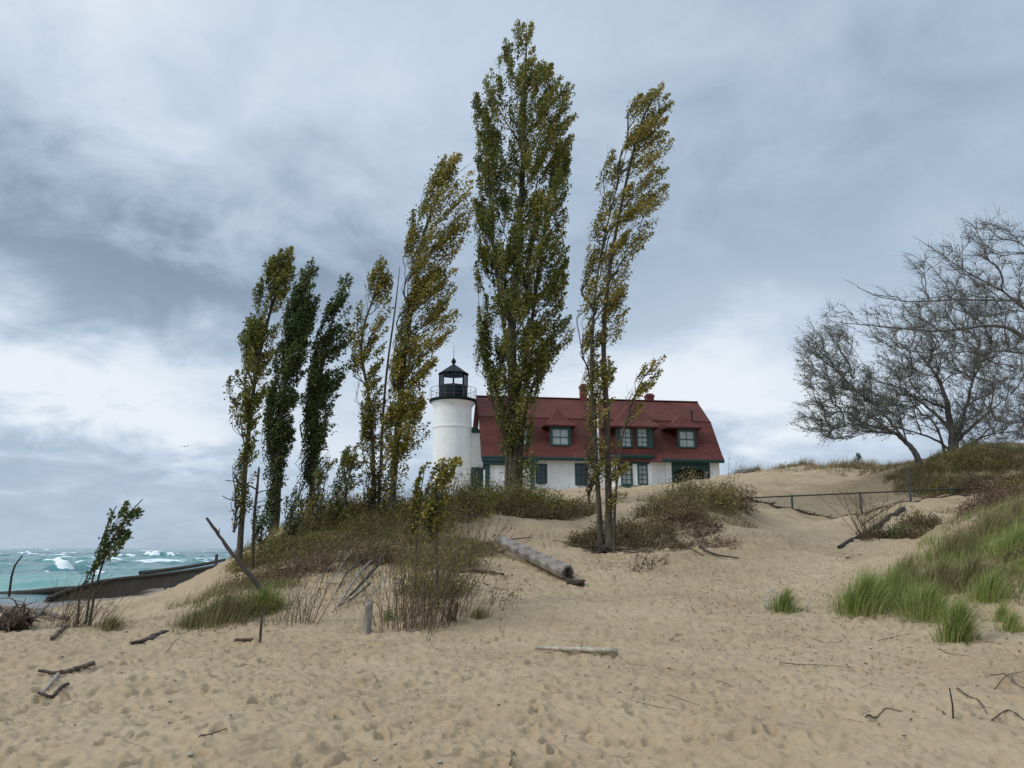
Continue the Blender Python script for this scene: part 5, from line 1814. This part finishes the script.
# ------------------------------------------------------------------ dead wood
def log_mesh(g, P, R0, R1, seed, sides=18, n=26, rough=.10, t=.5, hollow=True):
    """a weathered bole: ridged along the grain, one end broken and hollow"""
    r = np.random.default_rng(seed)
    P = smooth_path(P, n // max(1, len(P) - 1))
    m = len(P)
    tan = norm(np.gradient(P, axis=0))
    s_ = norm(np.cross(tan, [0, 0, 1.0]))
    b_ = np.cross(s_, tan)
    a = np.linspace(0, 2 * math.pi, sides, endpoint=False)
    k1, k2 = r.uniform(0, 6.28, 2)
    rings = []
    for i in range(m):
        f = i / (m - 1)
        rr = (R0 + (R1 - R0) * f) * (1 + rough * np.sin(3 * a + k1 + 1.3 * f) + rough * .7 * np.sin(7 * a + k2 + 2 * f) + r.normal(0, rough * .25, sides))
        rings.append(P[i] + np.cos(a)[:, None] * rr[:, None] * s_[i] + np.sin(a)[:, None] * rr[:, None] * b_[i])
    # ragged broken ends, then the hollow
    rings[0] += tan[0] * r.normal(0, R0 * .18, sides)[:, None]
    rings[-1] += tan[-1] * r.normal(0, R1 * .18, sides)[:, None]
    T_ = [t] * m
    for e, R_ in ((0, R0), (-1, R1)):
        inner = P[e] + (rings[e] - P[e]) * .72
        deep = P[e] + (rings[e] - P[e]) * .55 - tan[e] * (R_ * (1.2 if hollow else .12)) * (1 if e == -1 else -1)
        core = P[e] + (rings[e] - P[e]) * .02 - tan[e] * (R_ * (1.3 if hollow else .1)) * (1 if e == -1 else -1)
        seq = [inner, deep, core]
        if e == -1:
            rings += seq
            T_ += [t, .1, 0]
        else:
            rings = seq[::-1] + rings
            T_ = [0, .1, t] + T_
    V = np.concatenate(rings)
    M_ = len(rings)
    i = np.arange(M_ - 1)[:, None] * sides
    k = np.arange(sides)[None]
    kk = (k + 1) % sides
    Q = np.stack([i + k, i + kk, i + sides + kk, i + sides + k], -1).reshape(-1, 4)[:, ::-1]
    grain = np.clip(.5 + r.normal(0, .045, sides) - .2 * (r.uniform(size=sides) < .08), .05, 1)
    tt = np.array(T_)[:, None] * 2 * grain[None] + r.normal(0, .07, (M_, sides)) + .12 * np.sin(np.arange(M_) * .7 + k2)[:, None] * np.sin(2 * a + k1)[None]
    g.add(V, Q, np.clip(tt, 0, 1).ravel())


a_, b_ = foot(500, 23.2), foot(567, 19.8)
P = [a_ + [0, 0, .19], (a_ + b_) / 2 + [0, 0, .0], b_ + [0, 0, .2]]
mz = gz(P[1][0], P[1][1])
P[1][2] = max(mz + .17, (P[0][2] + P[2][2]) / 2 - .02)
g = G()
log_mesh(g, P, .155, .185, 12, 48, 60, .06, t=.40, hollow=False)
o = g.build('driftwood_log', M['drift'], None, tuple(a_), smooth=True)
tag(o, 'big grey weathered log with a dark broken end lying down the sand face', 'log')
k_ = foot(572, 19.4)
g = G()
log_mesh(g, [k_ + [-.15, .1, .06], k_ + [.25, -.1, .07]], .09, .07, 13, 10, 8, .2, hollow=False)
tag(g.build('driftwood_chunk', M['bark_dark'], None, tuple(k_), smooth=True), 'dark broken wood chunk at the lower end of the big log', 'driftwood')


def branch(label, uv, r0, r1, mat, seed, Y=None, lift=.04, name='fallen_branch', cat='branch', group=None, fork=0, up=False):
    """dead branch: path of pixels laid on the ground (or standing, when depths are given)"""
    r = np.random.default_rng(seed)
    if Y is None:
        P = np.array([on_ground(u, v) for u, v in uv]) + [0, 0, lift]
    else:
        Ys = np.broadcast_to(Y, (len(uv),))
        P = np.array([at(u, v, y) for (u, v), y in zip(uv, Ys)])
    P = smooth_path(P, 7)
    P += r.normal(0, r0 * .13, P.shape)
    if Y is None and name != 'bleached_pole':
        P[:, 2] = np.maximum(P[:, 2], surf(P[:, 0], P[:, 1]) + lift * .8)
    g = G()
    log_mesh(g, P, r0, r1, seed, 10, len(P), .13, hollow=False) if False else tube(g, P, np.linspace(r0, r1, len(P)) * (1 + r.normal(0, .08, len(P))), 8, .5)
    for _ in range(fork):
        i = r.integers(len(P) // 3, len(P) - 1)
        d = norm(P[min(i + 1, len(P) - 1)] - P[i - 1] + r.normal(0, .5, 3) * np.linalg.norm(P[-1] - P[0]) * .15)
        ln = np.linalg.norm(P[-1] - P[0]) * r.uniform(.08, .2)
        e = np.array([P[i], P[i] + d * ln * .5 + [0, 0, .02], P[i] + d * ln + [0, 0, .05 * ln]])
        rf = min(r0, r1) * .6
        tube(g, e, [rf, rf * .7, rf * .3], 6, .5)
    o = g.build(name, mat, None, tuple(P[0]), smooth=True)
    return tag(o, label, cat, group)


D_, DB, BD, PW = M['drift'], M['drift_brown'], M['bark_dark'], M['pale_wood']
branch('dead grey pole leaning out of the mound towards the lake', [(275, 608), (250, 575), (228, 548), (207, 518)], .062, .03, BD, 1, (17.0, 17.2, 17.4, 17.6), name='leaning_dead_pole', cat='dead pole', fork=1)
FB = 'fallen branches heaped on the mound face'
for i, (lab, uv, r0, r1, m_) in enumerate([
    ('longest grey branch of the fallen heap, running down to the sand', [(374, 562), (358, 580), (345, 600), (332, 618)], .05, .02, D_),
    ('dark branch at the upper side of the fallen heap', [(378, 556), (362, 566), (346, 582), (336, 600)], .05, .02, BD),
    ('thick dark butt end of the fallen heap beside the reeds', [(386, 562), (372, 580), (350, 606)], .07, .035, BD),
    ('brown branch lowest in the fallen heap', [(370, 588), (352, 604), (338, 611)], .035, .015, DB),
    ('thin grey branch crossing the top of the fallen heap', [(352, 556), (340, 574), (328, 596)], .03, .012, D_),
    ('brown branch left in the fallen heap, under the weeds', [(344, 560), (330, 576), (318, 590)], .03, .012, DB),
]):
    branch(lab, uv, r0 * .75, r1 * .7, m_, 20 + i, lift=.10 + .05 * (i % 3), group=FB, fork=4)
RB = 'dead wood on the sand face'
for i, (lab, uv, r0, r1, m_) in enumerate([
    ('twisted brown root running across the sand left of the grey log', [(436, 566), (458, 573), (480, 574), (504, 577)], .07, .025, DB),
    ('dark root arching above the twisted brown one', [(444, 545), (462, 541), (480, 545), (494, 548)], .06, .025, BD),
    ('thin dark branch behind the upper end of the grey log', [(462, 552), (486, 546), (505, 542), (530, 540)], .03, .015, BD),
    ('small dark limb below the hump right of the poplar roots', [(700, 548), (712, 556), (738, 560)], .05, .02, BD),
    ('short brown branch on the sand beneath the hump', [(672, 540), (690, 550), (704, 558)], .04, .015, DB),
]):
    branch(lab, uv, r0, r1, m_, 40 + i, lift=.05, group=RB, fork=1)
branch('dark fallen log slanting down the sand below the fence', [(839, 550), (860, 538), (882, 524), (903, 511)], .06, .11, BD, 50, lift=.05, name='fallen_log', cat='log')
branch('rough brown limb lying on the upper side of the dark fallen log', [(862, 531), (880, 519), (898, 508)], .04, .02, DB, 51, lift=.2, fork=2)
branch('pale bleached pole half sunk in the open sand', [(536, 652), (618, 655)], .030, .042, PW, 52, lift=.05, name='bleached_pole', cat='pole')
branch('grey-brown driftwood branch alone on the sand in the near left corner', [(38, 675), (58, 676), (78, 672), (94, 668)], .018, .034, DB, 53, lift=.035, name='driftwood_branch', cat='driftwood', fork=1)
branch('pale stub propping the driftwood branch in the near left corner', [(58, 676), (50, 686), (40, 697)], .024, .014, D_, 54, lift=.02, name='driftwood_branch', cat='driftwood')
branch('small dark forked driftwood piece below the grey-brown branch', [(38, 697), (52, 700), (60, 693), (67, 687)], .015, .022, BD, 55, lift=.03, name='driftwood_branch', cat='driftwood', fork=1)
branch('long driftwood log lying by the wet sand at the left edge', [(-10, 608), (20, 612), (45, 617), (68, 622)], .09, .045, DB, 56, lift=.07, name='driftwood_log', cat='log', fork=1)
branch('short driftwood limb crossing the long log at the left edge', [(30, 628), (42, 616), (50, 606)], .05, .03, DB, 57, lift=.12, fork=2, name='driftwood_branch', cat='driftwood')
branch('broken end of driftwood pointing out of the lone shrub', [(52, 641), (60, 634), (68, 628)], .04, .03, DB, 58, lift=.04, name='driftwood_branch', cat='driftwood')
branch('thin bent pole standing in the shallows before the waves', [(9, 597), (11, 580), (15, 566), (22, 556)], .05, .025, BD, 59, (32, 32, 31.9, 31.8), name='bent_pole', cat='pole')
# root ball
f0 = on_ground(14, 630)
rb_ = thing('root_ball', 'tangled dark root ball with dead twigs at the left edge of the beach', 'driftwood', f0)
g = G()
r = np.random.default_rng(61)
for k in range(60):
    d = norm(r.normal(0, 1, 3) * [1, .7, .7] + [0, 0, .55])
    ln = r.uniform(.12, .45)
    b0 = f0 + [r.normal(0, .14), r.normal(0, .12), .12 + abs(r.normal(0, .08))]
    P = np.array([b0 - d * .12, b0 + d * ln * .5 + r.normal(0, .07, 3), b0 + d * ln + r.normal(0, .13, 3)])
    P[:, 2] = np.maximum(P[:, 2], gz(*f0[:2]) - .05)
    tube(g, smooth_path(P, 4), np.linspace(.022, .005, 9), 5, .5)
g.build('roots', M['drift_brown'], rb_, f0)
g = G()
log_mesh(g, [f0 + [-.3, .1, .1], f0 + [.28, -.05, .14]], .15, .11, 62, 12, 10, .2)
g.build('stump', M['bark_dark'], rb_, f0, smooth=True)

# posts
f0 = on_ground(367, 634)
g = G()
log_mesh(g, [f0 + [0, 0, -.25], f0 + [0.01, 0, .2], f0 + [.02, 0, .55]], .075, .066, 63, 14, 12, .06, hollow=False)
tag(g.build('stump_post', D_, None, tuple(f0), smooth=True), 'short grey weathered wooden post in the sand at the mound foot', 'post')
f0 = on_ground(260, 642)
g = G()
tube(g, [f0 + [0, 0, -.2], f0 + [0, 0, .2], f0 + [.004, 0, .45]], .022, 8)
tag(g.build('stake', M['rust'], None, tuple(f0)), 'thin dark rusty stake upright in the sand left of the mound', 'stake')
for lab, u, v, Y_, h_ in (('small dark post standing on the beach before the sea wall', 173.5, 589, 40, .5), ('short dark post on the skyline of the beach where the sea wall ends', 221, 563, 27, .55)):
    f0 = foot(u, Y_)
    g = G()
    tube(g, [f0 + [0, 0, -.25], f0 + [0, 0, h_]], [.06, .05], 8)
    tag(g.build('beach_post', BD, None, tuple(f0)), lab, 'post')
# planks of a buried walkway
for lab, (u0, v0), (u1, v1) in (('lowest of the three half-buried dark planks at the left', (130, 644), (146, 640)), ('middle one of the three half-buried dark planks', (146, 641), (154, 637)), ('uppermost of the three half-buried dark planks', (153, 636), (166, 631))):
    p0, p1 = on_ground(u0, v0), on_ground(u1, v1)
    d = norm(p1 - p0)
    s_ = np.array([-d[1], d[0], 0]) * .07
    zt = np.array([0, 0, .02])
    c = [p0 - s_ + zt, p1 - s_ + zt, p1 + s_ + zt, p0 + s_ + zt]
    lo = [q - zt * 3 for q in c]
    pb = PB()
    pb.v = [tuple(q - p0) for q in lo + c]
    pb.f = [(0, 3, 2, 1), (4, 5, 6, 7), (0, 1, 5, 4), (1, 2, 6, 5), (2, 3, 7, 6), (3, 0, 4, 7)]
    o = pb.build('walkway_plank', BD, None, bevel=.006)
    o.location = tuple(p0)
    tag(o, lab, 'plank', 'half-buried walkway planks')
p0 = on_ground(243, 643)
g = G()
log_mesh(g, [p0 + [-.14, 0, .015], p0 + [.15, .02, .02]], .035, .03, 64, 10, 6, .2, hollow=False)
tag(g.build('wood_chip', DB, None, tuple(p0), smooth=True), 'flat dark piece of wood on the sand beside the rusty stake', 'driftwood')

# thin sticks strewn over the open sand
ST = [
    ('straight dark stick on the near sand, left of centre', [(199, 740), (212, 735), (226, 730)], .010, .006, 0),
    ('bent thin stick in the sand below the walkway planks', [(167, 652), (178, 640), (199, 650)], .007, .004, 0),
    ('long low twig with upright side shoots on the right sand', [(780, 664), (800, 665), (825, 666), (850, 668)], .009, .004, 5),
    ('angular dark twig arched over the near right sand', [(866, 720), (878, 718), (886, 709), (902, 713)], .010, .006, 1),
    ('dark crooked stick pointing at the near right corner', [(957, 689), (966, 696), (980, 703), (987, 715)], .013, .008, 0),
    ('small forked twig at the near right edge', [(992, 722), (1006, 712), (1014, 713), (1024, 722)], .011, .006, 2),
    ('branching dead twig heap on the sand at the right edge', [(990, 676), (1006, 678), (1018, 686), (1030, 692)], .012, .006, 5),
    ('second dead twig of the heap at the right edge', [(995, 690), (1008, 682), (1024, 672)], .010, .005, 3),
    ('faint thin stalk lying right of the bleached pole', [(668, 696), (684, 701), (700, 706)], .005, .003, 0),
    ('thin stalk lying nearer than the faint one', [(636, 703), (656, 707), (676, 711)], .005, .003, 0),
    ('small dark twig tangle above the bleached pole', [(671, 641), (676, 638), (682, 636)], .009, .005, 3),
    ('short curl of twig trailing from the end of the bleached pole', [(618, 656), (630, 664), (650, 667)], .005, .003, 1),
    ('thin twig lying on the sand below the bright forward tuft', [(938, 650), (950, 655), (968, 656)], .008, .004, 2),
    ('thin straight twig below the leading grass tufts', [(878, 642), (893, 638), (910, 634)], .007, .004, 1),
    ('stray twig on the sand path near the fluffy tuft', [(812, 640), (826, 643), (842, 643)], .006, .004, 1),
    ('stray twig on the sand above the twig with upright shoots', [(716, 684), (724, 683), (732, 688)], .007, .004, 0),
    ('dead stalk lying on the sand under the stump post', [(330, 655), (345, 650), (366, 645)], .005, .003, 0),
    ('thin stalk on the sand left of the single twig weed', [(236, 668), (246, 665), (256, 668)], .006, .004, 0),
    ('dark stick poking from the sand at the bottom edge', [(510, 766), (512, 760), (511, 752)], .008, .005, 0),
]
for i, (lab, uv, r0, r1, fk) in enumerate(ST):
    branch(lab, uv, r0 * .75, r1 * .75, DB, 80 + i, lift=.006, name='stick', cat='stick', group='sticks strewn over the sand', fork=fk)
f0 = on_ground(953, 719)
g = G()
tube(g, [f0 + [0, 0, -.05], f0 + [.01, 0, .12], f0 + [0, 0, .27]], [.009, .008, .006], 6)
tag(g.build('stick', BD, None, tuple(f0)), 'short dark stick standing upright in the near right sand', 'stick', 'sticks strewn over the sand')

# pale pebbles
for i, (lab, u, v, s_) in enumerate((
        ('pale pebble on the near sand at the left of centre', 190, 757, .03), ('cream pebble on the near sand, left one of the pair at the bottom', 375, 760, .022), ('second cream pebble of the pair at the bottom', 440, 763, .02),
        ('small white pebble on the sand below the stump post', 395, 746, .025), ('white pebble alone on the sand right of centre', 786, 690, .022), ('tiny white pebble near the middle of the sand', 630, 686, .018),
        ('larger of the pale stones below the dark fallen log', 848, 557, .07), ('left pale stone below the dark fallen log', 851, 551, .055), ('smallest pale stone below the dark fallen log', 860, 556, .05))):
    f0 = on_ground(u, v)
    r = np.random.default_rng(700 + i)
    pb = PB()
    pb.lathe([(.001, -s_ * .5), (s_ * .8, -s_ * .3), (s_, 0), (s_ * .75, s_ * .32), (.001, s_ * .5)], 10)
    pb.v = [(x * (1.2 + .1 * math.sin(9 * y)), y * .85, z * (1 + .1 * math.sin(x * 60))) for x, y, z in pb.v]
    o = pb.build('pebble', M['pale_wood'], None, smooth=True)
    o.location = (f0[0], f0[1], f0[2] + s_ * .25)
    o.rotation_euler = (0, 0, r.uniform(0, 6))
    tag(o, lab, 'pebble', 'pale pebbles on the sand')

# scraps of leaf, bark and twig over the sand
g = G()
r = np.random.default_rng(90)
zones = [(0, 9, 7, 3, 260), (3, 12, 7, 3, 500), (7, 14, 4, 3, 900), (6, 20, 3.5, 4, 900), (9, 26, 3, 4, 500), (5.5, 17, 3, 2.5, 600), (-1.5, 18, 2.5, 2, 600), (3, 22, 1.8, 2, 700), (5, 24.5, 1.8, 1.5, 600), (-5, 17, 2.5, 2.5, 700), (-8, 15.5, 2.5, 1.8, 300), (10, 18, 2.5, 3.5, 700), (11, 27, 2.5, 3, 400), (14, 36, 6, 3, 250), (-9, 12, 4, 3, 160)]
for cx, cy, rx, ry, n in zones:
    n = int(n * 2.3)
    x_, y_ = r.normal(cx, rx * .6, n), r.normal(cy, ry * .6, n)
    ok = y_ > 5
    x_, y_ = x_[ok], y_[ok]
    n = len(x_)
    C = np.stack([x_, y_, ground(x_, y_) + relief(x_, y_) + far_relief(x_, y_) + .012], 1)
    a = r.uniform(0, 6.28, n)
    D = np.stack([np.cos(a), np.sin(a), r.normal(0, .12, n)], 1)
    ln = np.where(r.uniform(size=n) < .2, r.uniform(.07, .22, n), .01 + .04 * r.uniform(size=n) ** 2)
    S = np.stack([-np.sin(a), np.cos(a), r.normal(0, .25, n)], 1) * (np.where(ln > .07, .004, ln * .28))[:, None]
    D = D * ln[:, None]
    V = np.stack([C - D / 2 - S, C - D / 2 + S, C + D / 2 + S * .6 + [0, 0, .01], C + D / 2 - S * .6 + [0, 0, .01]], 1).reshape(-1, 3)
    g.add(V, np.arange(4 * n).reshape(n, 4), np.repeat(r.uniform(0, 1, n), 4))
tag(g.build('leaf_litter', M['litter']), 'scraps of dead leaf, bark and twig strewn over the sand', 'litter', kind='stuff')

# ------------------------------------------------------------------ chain-link fence, partly drifted over
rail_px = [(740, 498.5, 37.6), (769, 497, 37), (791.6, 496, 36.6), (823, 494.6, 36.5), (860, 493, 36.8), (907.6, 491, 37.4), (950.6, 489.3, 38), (1000, 487, 38.4), (1060, 484, 39)]
FR = np.array([at(*a) for a in rail_px])
fe = thing('chain_link_fence', 'low chain-link fence with dark top rail drifted into the sand of the path', 'fence', foot(791.6, 36.6))
fo = tuple(fe.location)
g = G()
tube(g, FR, .034, 8)
g.build('top_rail', M['steel'], fe, fo)
for u, Y_, vt in ((791.6, 36.6, 495.6), (860, 36.8, 492.6), (907.4, 37.35, 468.5), (950.6, 38, 489), (1000, 38.4, 486.6), (1060, 39, 483.5)):
    f0 = foot(u, Y_)
    t_ = at(u, vt, Y_)
    g = G()
    tube(g, [np.array([t_[0], t_[1], f0[2] - .4]), t_ + [0, 0, .02], t_ + [0, 0, .05]], [.05, .05, .02], 8)
    g.build('post', M['steel'], fe, fo)
g = G()
for a, b_ in zip(FR, FR[1:]):
    d2 = b_ - a
    Ln = np.linalg.norm(d2)
    hgt = 1.15
    p = .075
    for sgn in (1, -1):
        k = -hgt
        while k < Ln:
            # a wire runs at 45 degrees from (k, bottom) upward
            s0, s1 = max(k, 0), min(k + hgt, Ln)
            if s1 > s0:
                z0, z1 = s0 - k, s1 - k
                if sgn < 0:
                    z0, z1 = hgt - z0, hgt - z1
                q0 = a + d2 * s0 / Ln + [0, 0, -hgt + z0]
                q1 = a + d2 * s1 / Ln + [0, 0, -hgt + z1]
                tube(g, [q0, q1], .0018, 3, .5, cap=False)
            k += p
g.build('wire_mesh', M['steel'], fe, fo)
# wrack caught along the foot of the fence
g = G()
r = np.random.default_rng(95)
for s in np.linspace(0, 1, 420):
    x_ = np.interp(s * (len(FR) - 1), np.arange(len(FR)), FR[:, 0]) + r.normal(0, .05)
    y_ = np.interp(s * (len(FR) - 1), np.arange(len(FR)), FR[:, 1]) - abs(r.normal(0, .1))
    z_ = gz(x_, y_) + float(far_relief(np.array([x_]), np.array([y_]))[0]) + .02
    d = norm(np.array([1, r.normal(0, .3), r.normal(0, .25)])) * r.uniform(.1, .4)
    tube(g, [np.array([x_, y_, z_]), np.array([x_, y_, z_ + .02]) + d], [.02, .006], 4, r.uniform(0, .4), cap=False)
tag(g.build('fence_wrack', M['litter'], None, fo), 'dark line of twigs and leaves caught along the foot of the fence', 'litter', kind='stuff')

# ------------------------------------------------------------------ gull
c = at(185, 446.5, 115)
gu = thing('gull', 'lone dark gull gliding in the pale sky above the lake', 'gull', c)
r = np.random.default_rng(3)
pb = PB()
pb.lathe([(.005, -.26), (.05, -.2), (.075, -.05), (.07, .08), (.045, .17), (.04, .22), (.012, .27)], 10)
pb.v = [(z, y, x) for x, y, z in pb.v]
for sg_ in (1, -1):
    for (y0, x0, c0, z0), (y1, x1, c1, z1) in zip([(.04, 0, .2, .02), (.26, .06, .17, .1), (.5, -.02, .1, .09)], [(.26, .06, .17, .1), (.5, -.02, .1, .09), (.68, -.16, .02, .05)]):
        q = [(x0 + c0 / 2, sg_ * y0, z0), (x1 + c1 / 2, sg_ * y1, z1), (x1 - c1 / 2, sg_ * y1, z1 - .01), (x0 - c0 / 2, sg_ * y0, z0 - .01)]
        pb.poly(*q)
        pb.poly(*[(a, b2, z - .02) for a, b2, z in q[::-1]])
pb.poly((-.2, .03, 0), (-.2, -.03, 0), (-.36, -.07, 0), (-.36, .07, 0))
o = pb.build('body', M['black'], gu, smooth=False)
gu.rotation_euler = (R(12), 0, R(-60))
